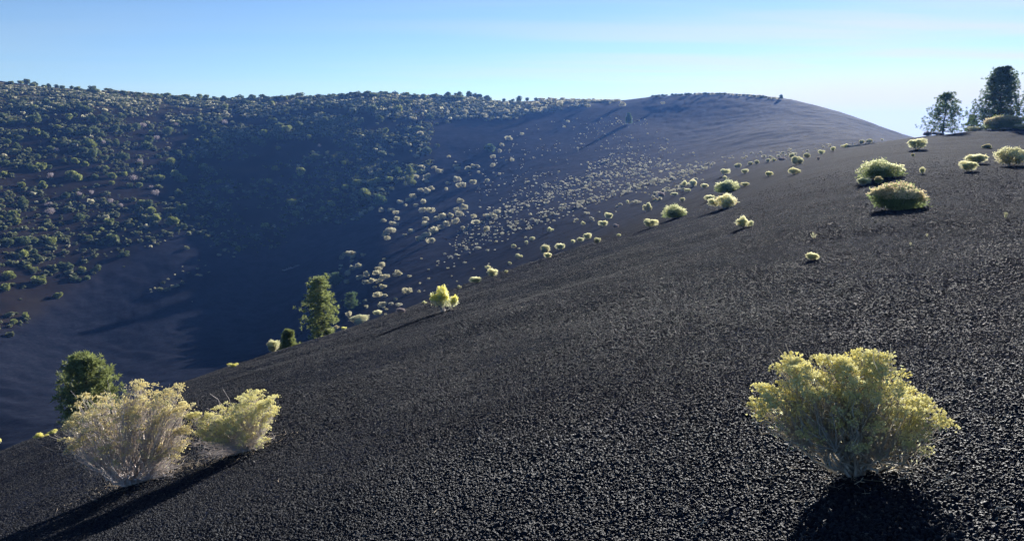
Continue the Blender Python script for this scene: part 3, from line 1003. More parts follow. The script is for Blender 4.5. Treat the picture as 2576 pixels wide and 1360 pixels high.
# centre-of-foot x, foot y, width, height (view pixels), kind, label
BR = [
    (1118, 782, 78, 64, 'bright', 'bright yellow bush on bare pale stems, middle of the slope edge, long shadow'),
    (2248, 527, 172, 84, 'orange', 'largest rounded bush on the right slope, orange tinted top over dark green'),
    (2213, 447, 116, 50, 'green', 'dark green dome bush with yellow rim just behind the largest bush on the right slope'),
    (2172, 465, 40, 20, 'yellow', 'small yellow bush tucked at the left front of the dark green dome bush'),
    (2210, 462, 30, 20, 'orange', 'small tan bush squeezed between the dark green dome and the largest bush'),
    (1818, 524, 78, 38, 'yellow', 'yellow bush on visible stems in front of a darker dome bush, middle slope'),
    (1785, 505, 34, 18, 'yellow', 'low yellow bush touching the left side of the yellow stemmed bush'),
    (1827, 485, 68, 35, 'green', 'dark green dome bush with small side shrub, behind the yellow stemmed bush'),
    (1874, 468, 26, 11, 'yellow', 'small flat shrub touching the right side of the dark green dome bush'),
    (1822, 452, 20, 10, 'yellow', 'small pale tuft on the far side of the dark green dome bush'),
    (1872, 572, 47, 28, 'yellow', 'isolated small yellow bush with a slanting shadow below it, middle of the cinder slope'),
    (2042, 654, 40, 24, 'yellow', 'lone little flat topped yellow bush in open cinder right of the middle'),
    (1700, 547, 66, 36, 'green', 'rounded yellow green bush on the edge, left of the stemmed yellow bush'),
    (1637, 572, 46, 24, 'yellow', 'yellow bush just left of the rounded yellow green bush on the edge'),
    (1627, 532, 30, 26, 'pale', 'upright pale yellow shrub above the edge between two larger bushes'),
    (1660, 496, 30, 14, 'grey', 'grey twiggy shrub with a pale top, on the far side of the edge'),
    (1697, 492, 24, 10, 'yellow', 'low yellow shrub beside the grey twiggy one beyond the edge'),
    (1531, 551, 25, 18, 'yellow', 'yellow shrub standing higher of a pair on the slope edge'),
    (1517, 570, 30, 18, 'yellow', 'yellow shrub standing lower of a pair on the slope edge'),
    (1550, 573, 18, 12, 'grey', 'pinkish bare shrub right of the pair of yellow shrubs'),
    (1467, 566, 12, 10, 'yellow', 'tiny round yellow shrub alone on the slope left of the pair'),
    (1557, 594, 13, 8, 'yellow', 'tiny yellow tuft on near cinder below the pair of yellow shrubs'),
    (1478, 602, 26, 18, 'yellow', 'taller yellow shrub at the upper end of a row on the edge'),
    (1460, 608, 22, 12, 'yellow', 'low yellow shrub in the middle of a row on the edge'),
    (1442, 612, 18, 10, 'yellow', 'low yellow shrub at the lower end of a row on the edge'),
    (1500, 611, 27, 15, 'pale', 'pale shrub at the right foot of the row on the edge'),
    (1409, 628, 32, 20, 'yellow', 'wide yellow shrub in a trio where the edge turns, uppermost'),
    (1369, 640, 36, 26, 'pale', 'bushy pale shrub in a trio where the edge turns, leftmost'),
    (1378, 649, 26, 16, 'yellow', 'small yellow shrub in a trio where the edge turns, nearest the viewer'),
    (1306, 650, 24, 14, 'pale', 'pale flat shrub with a shadow, left of the trio on the edge'),
    (1384, 583, 19, 12, 'yellow', 'small yellow shrub on the far slope above the trio'),
    (1293, 624, 14, 11, 'pale', 'small pale shrub beyond the edge, higher than the flat pale one'),
    (1325, 615, 14, 10, 'pale', 'small pale shrub, lower of a slanting line beyond the edge'),
    (1338, 605, 18, 10, 'pale', 'small pale shrub, upper of a slanting line beyond the edge'),
    (1240, 697, 42, 24, 'yellow', 'bright double crowned yellow shrub on the edge right of the brightest bush'),
    (1227, 676, 17, 10, 'yellow', 'small yellow shrub behind the double crowned shrub'),
    (1197, 712, 38, 20, 'yellow', 'yellow shrub on the edge between the double crowned shrub and the brightest bush'),
    (1272, 687, 14, 8, 'pale', 'small pale shrub right of the double crowned shrub'),
    (1283, 666, 12, 8, 'pale', 'tiny pale shrub above the small pale one on the edge'),
    (1156, 725, 14, 9, 'pale', 'pale tuft on the edge directly right of the brightest bush'),
    (1068, 764, 14, 8, 'yellow', 'small pale yellow tuft left of the brightest bush'),
    (1009, 787, 26, 14, 'grey', 'pink grey bare shrub on the edge left of the brightest bush'),
    (950, 792, 28, 14, 'yellow', 'yellow shrub on the edge between bare shrub and long pale shrub'),
    (903, 814, 62, 22, 'pale', 'long pale yellow shrub on the edge right of the tall pine'),
    (866, 830, 23, 9, 'bright', 'bright yellow low flowers on the edge just right of the tall pine'),
    (845, 828, 20, 12, 'orange', 'tan shrub between the tall pine and the bright low flowers'),
    (825, 836, 24, 14, 'green', 'dull green shrub at the foot of the tall pine'),
    (685, 886, 46, 34, 'pale', 'cream coloured bush on the edge beside the young pine'),
    (587, 922, 34, 11, 'bright', 'yellow flower tops showing over the edge left of the cream bush'),
    (133, 1092, 32, 12, 'bright', 'yellow flower tops over the edge behind the largest left bush, right one of two'),
    (104, 1101, 38, 13, 'bright', 'yellow flower tops over the edge behind the largest left bush, left one of two'),
    (0, 1114, 16, 16, 'bright', 'yellow flowers cut by the left border of the view on the slope edge'),
    (2307, 376, 54, 30, 'yellow', 'yellow bush high on the right slope below the smaller ridge pine'),
    (2297, 393, 11, 8, 'orange', 'tiny tan tuft just below the yellow bush under the ridge pine'),
    (2321, 437, 26, 17, 'yellow', 'small yellow bush right of the dark green dome bush'),
    (2481, 372, 24, 11, 'orange', 'small tan shrub near the ridge under the big pine'),
    (2457, 412, 64, 30, 'yellow', 'wide yellow bush behind a smaller one on the upper right slope'),
    (2435, 431, 52, 28, 'yellow', 'yellow bush in front of the wide one on the upper right slope'),
    (2545, 417, 88, 46, 'pale', 'large pale bush at the right border of the view'),
    (2006, 414, 37, 24, 'pale', 'pale rounded bush on the upper edge with a dark underside'),
    (1999, 438, 34, 17, 'yellow', 'yellow shrub right below the pale rounded bush near the upper edge'),
    (1934, 443, 24, 15, 'yellow', 'small yellow shrub midway along the upper edge with shadow to its left'),
    (1874, 436, 22, 12, 'yellow', 'small yellow shrub left of the one midway along the upper edge'),
    (1824, 440, 30, 17, 'yellow', 'yellow shrub on the edge above the dark green dome bush'),
    (1855, 423, 22, 14, 'pale', 'pale yellow shrub on the edge, above and right of the dome bush'),
    (1902, 413, 18, 11, 'pale', 'pale shrub, left one of two touching on the upper edge'),
    (1887, 415, 14, 9, 'pale', 'small pale shrub at the left end of the upper edge line'),
    (1931, 408, 16, 9, 'pale', 'low pale shrub in the upper edge line, wide and flat'),
    (1947, 406, 14, 8, 'pale', 'low pale shrub in the upper edge line, right of the wide flat one'),
    (1967, 404, 26, 9, 'grey', 'grey flattened shrub in the upper edge line'),
    (1994, 398, 22, 13, 'pale', 'pale shrub directly behind the pale rounded bush'),
    (2030, 397, 18, 13, 'pale', 'upright pale shrub right of the pale rounded bush'),
    (2059, 402, 12, 7, 'grey', 'tiny grey shrub below the upper edge'),
    (2067, 388, 21, 12, 'yellow', 'yellow green shrub in the upper edge line towards the fallen log'),
    (2096, 380, 20, 11, 'yellow', 'yellow green shrub in the upper edge line, nearer the fallen log'),
    (2126, 372, 22, 10, 'yellow', 'yellow green shrub in the upper edge line, last before the fallen log'),
    (2186, 360, 16, 11, 'pale', 'pale tuft rising behind the fallen log, right one'),
    (2166, 362, 20, 10, 'pale', 'pale tuft rising behind the fallen log, left one'),
    (2219, 354, 8, 5, 'yellow', 'tiny yellow tuft on the skyline edge right of the fallen log'),
    (1741, 470, 36, 19, 'yellow', 'yellow shrub pair left of the dark green dome bush, fuller one'),
    (1724, 468, 22, 14, 'yellow', 'yellow shrub left of the fuller one near the dark green dome bush'),
    (1772, 473, 24, 14, 'yellow', 'yellow shrub with shadow directly left of the dark green dome bush'),
    (1729, 483, 20, 10, 'yellow', 'low yellow shrub below the fuller pair on the edge'),
    (1716, 507, 16, 10, 'pale', 'small pale shrub left above the yellow stemmed bush'),
    (1579, 512, 12, 9, 'yellow', 'tiny round shrub alone on the dark far slope above the pair on the edge'),
    (1649, 505, 14, 8, 'orange', 'small tan shrub below the grey twiggy shrub'),
]
for (x, y, w, h, k, lab) in BR:
    brush(x, y, w, h, k, lab)
# ridge shrubs beside the pines
brush(2530, 322, 120, 44, 'orange', 'large olive shrub on the ridge in front of the big pine', Y=97)
brush(2570, 324, 40, 16, 'orange', 'small tan shrub at the foot of the large olive ridge shrub', Y=92)
brush(2455, 331, 46, 12, 'pale', 'low pale shrub on the ridge between the two pines', Y=103)
brush(2360, 336, 40, 8, 'grey', 'low dull shrub on the ridge at the left of the smaller pine', Y=108)
brush(2335, 341, 30, 12, 'grey', 'small dull shrub at the left end of the ridge under the pines', Y=110)


# seedlings: a few upright stalks
def seedling(px, py, h, label):
    g = hit(px, py); dep = g[1]; H = h * dep / FPX
    rng = np.random.default_rng(int(px))
    root = link('seedling', None, None, g); tag(root, label, 'plant')
    nst = 7
    e = rng.normal(0, 0.22 * H, (nst, 3)); e[:, 2] = H * rng.uniform(0.6, 1, nst)
    mb = MB(); tubes(mb, curve(np.zeros((nst, 3)) - [0, 0, .01], e, e * np.array([.3, .3, .5]), 5), np.full((nst, 5), 0.03 * H), 3)
    link('stems', mb.mesh('stems', MAT['straw']), root)
    k = rng.integers(0, nst, 60)
    p = e[k] * rng.uniform(0.3, 1, (60, 1)); p += rng.normal(0, 0.04 * H, p.shape)
    mb = MB(); leaves(mb, p, unit(rng.normal(0, .5, (60, 3)) + [0, 0, 1]), 0.25 * H, 0.07 * H, rng)
    link('leaves', mb.mesh('leaves', MAT['leaf_green']), root)


seedling(2047, 600, 16, 'thin pale stalk standing in open cinder above the lone flat topped bush')
seedling(2332, 596, 9, 'tiny yellow green sprout in open cinder below the largest right bush')
seedling(2290, 618, 9, 'tiny straw coloured sprout in open cinder left of the yellow green sprout')
seedling(2530, 551, 18, 'yellow green sprout near the right border of the view')


# ------------------------------------------------------------------ trees
def pine(seed, H, Wd, mat, shape='cone', bare=0.12, nbr=110, tuft=0.30, lean=0.0, fill=1.0):
    """ponderosa-like pine, metres. returns parts"""
    rng = np.random.default_rng(seed)
    k = 9
    tz = np.linspace(-0.3, H * 0.97, k)
    tr = np.stack([lean * (tz / H) ** 2 * H + rng.normal(0, 0.012 * H, k) * (tz / H), rng.normal(0, 0.012 * H, k) * (tz / H), tz], -1)
    r0 = H * 0.022 + 0.03
    mbt = MB(); tubes(mbt, tr[None], np.linspace(r0, r0 * 0.12, k)[None], 8)
    hh = np.sort(rng.uniform(bare, 0.98, nbr))
    q = (hh - bare) / (1 - bare)
    if shape == 'cone':
        rad = (1 - q) ** 0.62 * (0.6 + 0.4 * np.minimum(1, q * 5 + 0.35))
    elif shape == 'oval':
        rad = np.sqrt(np.clip(1 - ((q - 0.42) / 0.60) ** 2, 0.04, 1))
    elif shape == 'dome':
        rad = np.clip(1.04 - q, 0, 1) ** 0.5 * (0.7 + 0.3 * np.minimum(1, q * 3 + .2))
    else:
        rad = np.clip(1.03 - q, 0, 1) ** 0.80 * (0.80 + 0.20 * np.minimum(1, q * 4 + .1)) * 1.08
    a = np.arange(nbr) * 2.39996 + rng.normal(0, 0.3, nbr)
    # clumps and gaps: reach depends on direction and height
    lump = 1 + 0.33 * np.sin(a * 2 + q * 9 + seed) * rng.uniform(0.5, 1, nbr) - 0.35 * (rng.uniform(0, 1, nbr) < 0.2)
    L = Wd * 0.5 * rad * lump * rng.uniform(0.78, 1.05, nbr) + 0.04 * Wd
    base = np.stack([np.interp(hh * H, tz, tr[:, 0]), np.interp(hh * H, tz, tr[:, 1]), hh * H], -1)
    dirv = np.stack([np.cos(a), np.sin(a), np.zeros(nbr)], -1)
    rise = (0.05 + 0.5 * q) * L
    end = base + dirv * L[:, None] + np.array([0, 0, 1]) * rise[:, None]
    ctrl = (base + end) / 2 - np.array([0, 0, 1]) * (0.14 * L)[:, None]
    bl = curve(base, end, ctrl, 6)
    tubes_mb = MB()
    tubes(tubes_mb, bl, np.linspace(1, 0.3, 6)[None] * (0.006 * H * (1.15 - hh) + 0.008)[:, None], 4)
    # tufts
    per = max(3, int(9 * fill))
    cen_, dr = [], []
    for s in range(per):
        f = rng.uniform(0.30, 1.0, nbr) ** 0.7
        idx_ = f * 5
        i0 = np.minimum(idx_.astype(int), 4)
        fr = (idx_ - i0)[:, None]
        p = bl[np.arange(nbr), i0] * (1 - fr) + bl[np.arange(nbr), i0 + 1] * fr
        off = rng.normal(0, 1, (nbr, 3)) * np.array([1, 1, 0.45]) * (0.17 * L * (0.4 + f))[:, None]
        off[:, 2] += 0.02 * H
        cen_.append(p + off); dr.append(unit(off + dirv * 0.4 * L[:, None]))
    cen_, dr = np.concatenate(cen_), np.concatenate(dr)
    top = np.stack([rng.normal(0, 0.02 * H, 14), rng.normal(0, 0.02 * H, 14), H * rng.uniform(0.93, 1.0, 14)], -1) + [lean * H, 0, 0]
    cen_ = np.concatenate([cen_, top]); dr = np.concatenate([dr, rnd_dir(rng, 14)])
    nn = 22
    c = np.repeat(cen_, nn, 0)
    d = unit(np.repeat(dr, nn, 0) * 0.5 + rng.normal(0, 0.8, c.shape) + np.array([0, 0, 0.35]))
    ts = tuft * rng.uniform(0.7, 1.2, len(c))
    mbn = MB(); leaves(mbn, c + d * (ts * 0.5)[:, None], d, ts, ts * 0.17, rng)
    return [('trunk', mbt.mesh('trunk', MAT['bark'], True)), ('branches', tubes_mb.mesh('branches', MAT['bark'])), ('needles', mbn.mesh('needles', MAT[mat]))]


def put_pine(px, foot_py, top_py, w, label, seed, mat='pine', shape='cone', Y=None, rmin=40, **kw):
    g = at_range(px, Y, (foot_py + top_py) / 2) if Y else hit(px, foot_py, rmin)
    dep = g[1] * CP - g[2] * SP
    if Y:
        # height from what is seen of the top
        zt = ray(px, top_py); Ht = zt[2] / zt[1] * g[1] - g[2]
    else:
        Ht = (foot_py - top_py) * dep / FPX
    Wd = w * dep / FPX
    parts = pine(seed, Ht, Wd, mat, shape, tuft=kw.pop('tuft', max(0.28, 3.4 * dep / FPX)), **kw)
    root = place('pine_tree', parts, g, (1, 1, 1), 0, label, 'tree')
    return root


put_pine(2516, 318, 174, 118, 'largest dark pine on the ridge at the upper right', 1, shape='wide', Y=112, nbr=210, fill=1.6, bare=0.02)
put_pine(2377, 334, 238, 96, 'smaller open branched pine on the ridge left of the largest one', 2, shape='wide', Y=112, nbr=84, fill=1.0, bare=0.08)
put_pine(2445, 332, 292, 30, 'little pine peeking out between the two ridge pines', 12, shape='cone', Y=120, nbr=50, fill=0.8, bare=0.05)
put_pine(808, 840, 703, 64, 'tall pine with bare reddish trunk foot standing at the slope edge', 3, 'pine_yellow', 'oval', nbr=95, fill=1.1, bare=0.13, Y=62)
put_pine(844, 720, 690, 27, 'small pine showing behind the right shoulder of the tall pine', 4, 'pine', 'oval', nbr=45, rmin=100, bare=0.1)
put_pine(884, 778, 738, 32, 'short bushy pine right of the tall pine, beyond the edge', 5, 'pine', 'oval', nbr=50, rmin=80, bare=0.06)
put_pine(725, 880, 834, 38, 'young cone shaped pine beside the cream bush on the edge', 6, 'pine_yellow', 'cone', Y=36, nbr=60, bare=0.03, tuft=0.16)
put_pine(222, 1120, 904, 138, 'broad yellow green pine behind the largest left bush, below the slope edge', 7, 'pine_yellow', 'dome', Y=36, nbr=130, fill=1.2, bare=0.04, tuft=0.24)
put_pine(1581, 312, 287, 16, 'lone small pine on the bare far cinder slope with a long shadow', 8, 'pine', 'cone', nbr=34, rmin=200, bare=0.08)
put_pine(1031, 468, 419, 30, 'cone shaped pine rising above the shrubs at the valley bottom', 9, 'pine_yellow', 'cone', nbr=60, rmin=150, bare=0.02)
put_pine(1965, 250, 240, 7, 'tiny lone tree on the skyline of the bare hill', 10, 'pine', 'oval', nbr=26, rmin=250, bare=0.15, tuft=0.5)


# ------------------------------------------------------------------ junipers and shrubs of the crater walls
def juniper_mesh(seed, mat, n=900, trunk=True, leaf=0.085):
    """unit width crown; single mesh: these show only a few pixels each"""
    rng = np.random.default_rng(seed)
    nl = 13
    lob = []
    for k in range(nl):
        u = rnd_dir(rng, 1)[0] * rng.uniform(0.2, 1) ** 0.5 * 0.30
        lob.append((u[0], u[1], 0.36 + u[2] * 0.85, rng.uniform(0.13, 0.22)))
    lob = np.array(lob)
    k = rng.integers(0, nl, n)
    u = rnd_dir(rng, n)
    p = lob[k, :3] + u * (lob[k, 3] * rng.uniform(0.75, 1.05, n))[:, None]
    mb = MB()
    chips(mb, p, leaf * rng.uniform(0.6, 1.3, n), rng)
    if trunk:
        l_ = np.array([[[0, 0, -0.08], [0.02, 0.01, 0.2], [0.0, 0.02, 0.5]], [[0, 0, -0.08], [-0.05, -0.03, 0.18], [-0.14, 0.04, 0.45]], [[0, 0, -0.08], [0.07, 0.03, 0.18], [0.15, -0.06, 0.42]]])
        tubes(mb, l_, np.array([[0.035, 0.025, 0.01]] * 3), 5, 1)
    return mb.mesh('juniper', [MAT[mat], MAT['bark']])


def shrub_mesh(seed, mat, n=260, leaf=0.12, flat=0.6):
    rng = np.random.default_rng(seed)
    nl = 7
    a = rng.uniform(0, 6.28, nl); q = np.sqrt(rng.uniform(0, 1, nl)) * 0.30
    lob = np.stack([q * np.cos(a), q * np.sin(a), flat * rng.uniform(0.3, 0.62, nl), rng.uniform(0.14, 0.24, nl)], -1)
    k = rng.integers(0, nl, n)
    u = rnd_dir(rng, n)
    p = lob[k, :3] + u * (lob[k, 3] * rng.uniform(0.7, 1.05, n))[:, None]
    p[:, 2] = np.maximum(p[:, 2], 0)
    mb = MB(); chips(mb, p, leaf * rng.uniform(0.6, 1.3, n), rng)
    return mb


JUN = [juniper_mesh(500 + s, 'juniper') for s in range(5)]
JUNY = [juniper_mesh(520 + s, 'juniper_yellow') for s in range(4)]
JUNG = [juniper_mesh(540 + s, 'grey_twig', 420, leaf=0.05) for s in range(3)]
JUND = [juniper_mesh(560 + s, 'pine', 1100) for s in range(2)]
SHR = [shrub_mesh(600 + s, 'pale_shrub').mesh('shrub', MAT['pale_dot']) for s in range(6)]
SHB = [shrub_mesh(620 + s, 'pale_shrub', 520, 0.075).mesh('shrub', MAT['pale_shrub']) for s in range(6)]
SHS = [shrub_mesh(640 + s, 'sage', 300).mesh('shrub', MAT['sage']) for s in range(4)]
TAKEN = []


def put_far(px, py, w, meshes, name, label, cat, group, hr=0.9, rmin=90):
    g = hit(px, py + w * 0.30, rmin)
    dep = g[1] * CP - g[2] * SP
    mw = w * dep / FPX
    me = meshes[random.randrange(len(meshes))]
    s = mw * (1.15 if 'tree' in name else 1.05)
    o = link(name, me, None, g + np.array([0, 0, -0.02 * s]))
    o.scale = (s, s, s * hr * random.uniform(0.85, 1.1))
    o.rotation_euler = (0, 0, random.uniform(0, 6.28))
    tag(o, label, cat, group)
    TAKEN.append((px, py, w))
    return o


def where(px, py):
    h = 'upper' if py < 340 else ('middle' if py < 500 else 'lower')
    s = 'far left' if px < 200 else ('left' if px < 450 else ('central' if px < 750 else 'right'))
    return h, s


def jlabel(px, py, w, col):
    size = 'large' if w >= 26 else ('small' if w < 16 else 'medium')
    h, s = where(px, py)
    lab = f'{size} {col} tree, {h} {s} part of the wooded crater wall'
    return lab, f'{size} {col} trees, {h} {s} part of the wooded wall'


K = 0.3336
J1 = [(263, 420, 100), (265, 515, 80), (90, 445, 50), (345, 545, 60), (410, 580, 50), (525, 405, 70), (590, 525, 60), (525, 505, 60), (700, 420, 60), (780, 425, 60), (870, 490, 70), (710, 500, 80), (770, 535, 50), (580, 600, 60), (650, 590, 60), (690, 610, 90), (130, 630, 80), (215, 655, 50), (285, 705, 60), (45, 750, 70), (480, 730, 45), (570, 735, 60), (640, 760, 60), (700, 685, 80), (790, 715, 60), (945, 695, 80), (320, 775, 85), (250, 790, 70), (800, 785, 50), (30, 830, 60), (540, 835, 80), (590, 860, 80), (720, 850, 60), (850, 845, 70), (840, 900, 50), (170, 915, 60), (330, 915, 70), (730, 915, 40), (500, 1000, 60), (175, 1045, 90), (110, 1130, 90), (130, 1190, 70), (10, 1160, 40), (500, 1095, 40), (600, 1165, 90), (980, 920, 50), (1050, 915, 60), (1110, 620, 80), (1130, 570, 80), (880, 600, 60), (960, 600, 50), (1270, 515, 80), (1140, 520, 50), (1350, 665, 60), (1440, 715, 80), (1530, 775, 80), (1590, 805, 80), (1290, 745, 80), (1200, 865, 80), (1330, 830, 80), (1380, 870, 80), (1640, 575, 70), (1550, 600, 80), (1610, 520, 50), (1530, 490, 60), (1480, 580, 40), (1070, 1050, 70), (1120, 1060, 80), (1150, 1110, 70), (1175, 1165, 80), (1295, 1185, 110), (1345, 980, 70), (1380, 1090, 80), (1700, 950, 60), (1745, 965, 50), (1650, 890, 50), (1530, 930, 30), (830, 1195, 80), (860, 1310, 90), (680, 1310, 50), (770, 1245, 40), (60, 1340, 90), (190, 1335, 90), (385, 1330, 80), (1985, 520, 70), (1930, 580, 80), (1980, 610, 60), (2050, 430, 80), (2160, 500, 80), (2260, 465, 60), (2110, 560, 50), (2100, 640, 40), (2330, 555, 50), (2370, 710, 80), (2080, 790, 60), (2270, 820, 90), (2030, 885, 60), (2200, 1050, 80), (2235, 1130, 70), (2430, 1100, 60), (2500, 1060, 70), (2530, 965, 60), (2450, 440, 80), (2400, 330, 60), (2160, 340, 60), (2000, 1220, 70), (2400, 950, 50),
      (90, 290, 60), (260, 330, 60), (350, 300, 70), (470, 340, 70), (600, 330, 70), (680, 350, 60), (800, 380, 60), (920, 400, 60), (30, 400, 60), (1030, 480, 60), (1700, 330, 50), (1850, 300, 55), (1950, 330, 50), (2050, 300, 55), (2250, 300, 60), (2330, 260, 55), (2480, 300, 60), (1500, 420, 50), (1650, 420, 45), (1400, 520, 50), (1200, 700, 45), (1050, 760, 50), (1850, 700, 50), (1700, 680, 45), (1580, 700, 50), (940, 830, 50), (430, 480, 55), (380, 640, 55), (150, 560, 60), (60, 590, 50), (480, 610, 45)]
G1 = [(380, 845, 70), (690, 970, 45), (430, 650, 60), (1005, 860, 65), (1080, 460, 60), (1330, 460, 40), (1180, 555, 55), (600, 980, 50), (370, 1060, 70), (380, 1110, 80), (1700, 440, 60), (780, 600, 60), (910, 1070, 60), (1060, 740, 60), (1180, 970, 80), (1140, 930, 45), (2410, 620, 40), (840, 1030, 60)]
J4 = [(65, 105, 80), (190, 95, 80), (385, 95, 80), (850, 65, 90), (675, 65, 40), (180, 190, 80), (260, 180, 60), (280, 210, 50), (210, 290, 50), (268, 303, 50), (520, 285, 80), (460, 270, 60), (70, 350, 100), (300, 385, 120), (45, 440, 90), (440, 500, 70), (190, 655, 60), (1800, 150, 60), (945, 185, 70), (560, 380, 60), (620, 300, 60), (740, 300, 60), (660, 370, 50), (110, 700, 60)]
J2 = [(235, 340, 80), (425, 340, 80), (285, 410, 60), (155, 430, 50), (410, 295, 60), (300, 300, 50), (70, 320, 60), (500, 290, 60), (1115, 275, 45), (305, 680, 70), (645, 660, 80), (385, 690, 35), (100, 620, 40), (20, 750, 50), (230, 910, 80), (180, 985, 110), (120, 905, 80), (25, 935, 60), (360, 880, 70), (270, 880, 70), (580, 490, 50), (335, 510, 55), (840, 270, 50), (890, 245, 60), (20, 410, 50), (90, 370, 60), (175, 545, 30), (725, 620, 45), (650, 300, 50), (560, 250, 60), (670, 400, 60)]
for lst, ox, oy in ((J1, 0, 159.7), (J4, 0, 575.0), (J2, 858.7, 159.7)):
    for (x, y, w) in lst:
        px, py, ww = ox + x * K, oy + y * K, w * K
        yel = random.random() < (0.2 + 0.5 * (py > 400))
        lab, grp = jlabel(px, py, ww, 'olive green' if yel else 'dark green')
        put_far(px, py, ww, JUNY if yel else JUN, 'juniper_tree', lab, 'tree', grp)
        if random.random() < 0.5:
            w2 = ww * random.uniform(0.45, 0.8)
            qx, qy = px + random.choice((-1, 1)) * ww * random.uniform(0.35, 0.8), py + random.uniform(-0.3, 0.5) * ww
            if qy > 250 - 0.02 * qx:
                lab, grp = jlabel(qx, qy, w2, 'dark green')
                put_far(qx, qy, w2, JUN, 'juniper_tree', lab, 'tree', grp)
for (x, y, w) in G1:
    px, py, ww = x * K, 159.7 + y * K, w * K
    h, s = where(px, py)
    put_far(px, py, ww, JUNG, 'bare_shrub', f'leafless pinkish grey shrub on the {h} {s} part of the wooded crater wall', 'bush', f'leafless shrubs, {h} {s} wall')
for (x, y, w, lab) in [(1120, 640, 90, 'round dark tree standing alone with shrubs at the bottom of the far cinder slope'), (415, 815, 90, 'dark tree left of the cone shaped valley pine'), (290, 1030, 110, 'dark blue green tree lowest of the valley clump below the cone shaped pine')]:
    put_far(858.7 + x * K, 159.7 + y * K, w * K, JUND, 'juniper_tree', lab, 'tree', None)

# skyline trees along the rim
sky_pts = [(20, 196), (60, 199), (85, 200), (120, 206), (150, 209), (185, 210), (195, 212), (222, 215), (245, 218), (270, 216), (290, 221), (310, 224), (350, 227), (375, 229), (400, 231), (420, 232), (450, 234), (470, 235), (490, 236), (512, 236), (528, 236), (548, 235), (575, 236), (600, 236), (625, 236), (645, 236), (668, 237), (685, 237), (706, 236), (725, 234), (745, 233), (765, 232), (785, 231), (800, 229), (820, 228), (842, 227), (860, 226), (878, 224), (895, 225), (915, 225), (940, 226), (960, 226), (980, 227), (1000, 226), (1020, 228), (1040, 229), (1060, 230), (1080, 231), (1100, 230), (1120, 231), (1142, 234), (1160, 238)]
for (x, y) in sky_pts:
    for rep_ in range(2):
        w = random.uniform(11, 25)
        put_far(x + random.uniform(-12, 12), y + 5 + random.uniform(0, 9), w, JUN if random.random() < .7 else JUNY, 'juniper_tree', ('dark crown of the closed line along the left rim skyline' if x < 560 else 'dark crown of the closed line along the middle rim skyline'), 'tree', 'trees along the left rim' if x < 560 else 'trees along the middle rim', 0.7)
for (x, y, w, lab) in [(1180, 233, 30, 'broad tree on the skyline, left one of a cluster at the end of the woods'), (1195, 228, 26, 'tallest tree of the skyline cluster at the end of the woods'), (1224, 236, 26, 'tree right of the tallest one in the skyline cluster'),
                       (1205, 238, 28, 'low tree in the middle of the skyline cluster'), (1267, 240, 15, 'lone small tree on the skyline between two clusters'), (1290, 240, 16, 'left tree of the second skyline cluster'), (1306, 237, 24, 'main tree of the second skyline cluster'),
                       (1326, 242, 16, 'right tree of the second skyline cluster'), (1348, 243, 16, 'last small tree on the skyline before the shrubs')]:
    put_far(x, y + 3, w * 0.72, JUN, 'juniper_tree', lab, 'tree', None, 0.9)
for k in range(34):
    x = 1640 + k * 9.6 + random.uniform(-3, 3)
    yb = float(np.interp(x, [1640, 1700, 1750, 1800, 1850, 1900, 1960], [240, 237, 235, 234, 237, 240, 247]))
    put_far(x, yb, random.uniform(9, 17), SHS if random.random() < .5 else SHB, 'rim_shrub', 'low olive shrub of the fringe along the top of the bare hill', 'bush', 'shrub fringe on the bare hill', 0.75, 300)
for k in range(40):
    x = 1350 + k * 5.2 + random.uniform(-3, 3)
    put_far(x, float(np.interp(x, [1350, 1470, 1560], [246, 247, 248])) + random.uniform(0, 7), random.uniform(10, 17), SHB, 'rim_shrub', 'low olive shrub of the fringe on the saddle right of the skyline trees', 'bush', 'shrub fringe on the saddle', 0.75, 250)

# shrubs at the valley and on the far slope (listed one by one where they stand out)
S2 = [(1000, 890, 70), (1105, 880, 50), (905, 910, 80), (870, 865, 80), (1140, 765, 50), (1025, 770, 50), (1195, 830, 30), (1035, 818, 35), (650, 845, 80), (600, 775, 70), (860, 770, 50), (790, 945, 40), (890, 1030, 70), (935, 1075, 80), (880, 1095, 70), (890, 1130, 80), (670, 1100, 80), (610, 1100, 80), (620, 1040, 60), (820, 1140, 70), (760, 1150, 80), (720, 1165, 70), (860, 1185, 80), (800, 1205, 80), (740, 1225, 80), (700, 1255, 90), (640, 1290, 80), (590, 1315, 70), (680, 1330, 80), (1000, 1150, 50), (1020, 1190, 80), (1095, 1145, 60), (1140, 1130, 50), (1180, 1115, 50), (1155, 1145, 60), (1095, 1245, 70), (920, 1235, 45), (560, 1065, 50), (480, 1065, 40), (310, 1100, 60), (370, 1100, 70), (410, 1120, 50), (370, 1255, 100), (640, 1165, 60), (630, 1205, 70), (525, 1255, 60), (480, 1290, 40), (155, 1130, 40), (420, 1165, 60), (680, 935, 60), (640, 955, 80), (1265, 560, 70), (1205, 610, 50), (1190, 655, 50), (1145, 700, 45), (1290, 725, 40), (600, 525, 60), (570, 695, 50), (810, 700, 35), (700, 780, 50), (740, 810, 70), (1360, 530, 40), (1070, 385, 60), (1325, 410, 30), (940, 360, 60), (1535, 345, 70), (1855, 318, 50), (2115, 305, 60), (2420, 298, 40), (2025, 297, 25), (1710, 437, 35), (1680, 475, 30), (1240, 355, 70), (1390, 355, 60), (1200, 370, 50), (1470, 300, 70), (1650, 300, 70), (1600, 320, 60), (1900, 270, 50), (500, 1020, 60), (440, 1040, 60), (540, 1000, 70), (880, 790, 60), (960, 790, 60), (1000, 770, 60), (560, 850, 50), (600, 950, 60), (640, 880, 60), (800, 900, 40), (230, 1090, 60), (180, 1110, 50), (320, 1180, 60), (380, 1200, 60), (330, 1280, 70), (350, 1310, 60), (410, 1210, 50)]
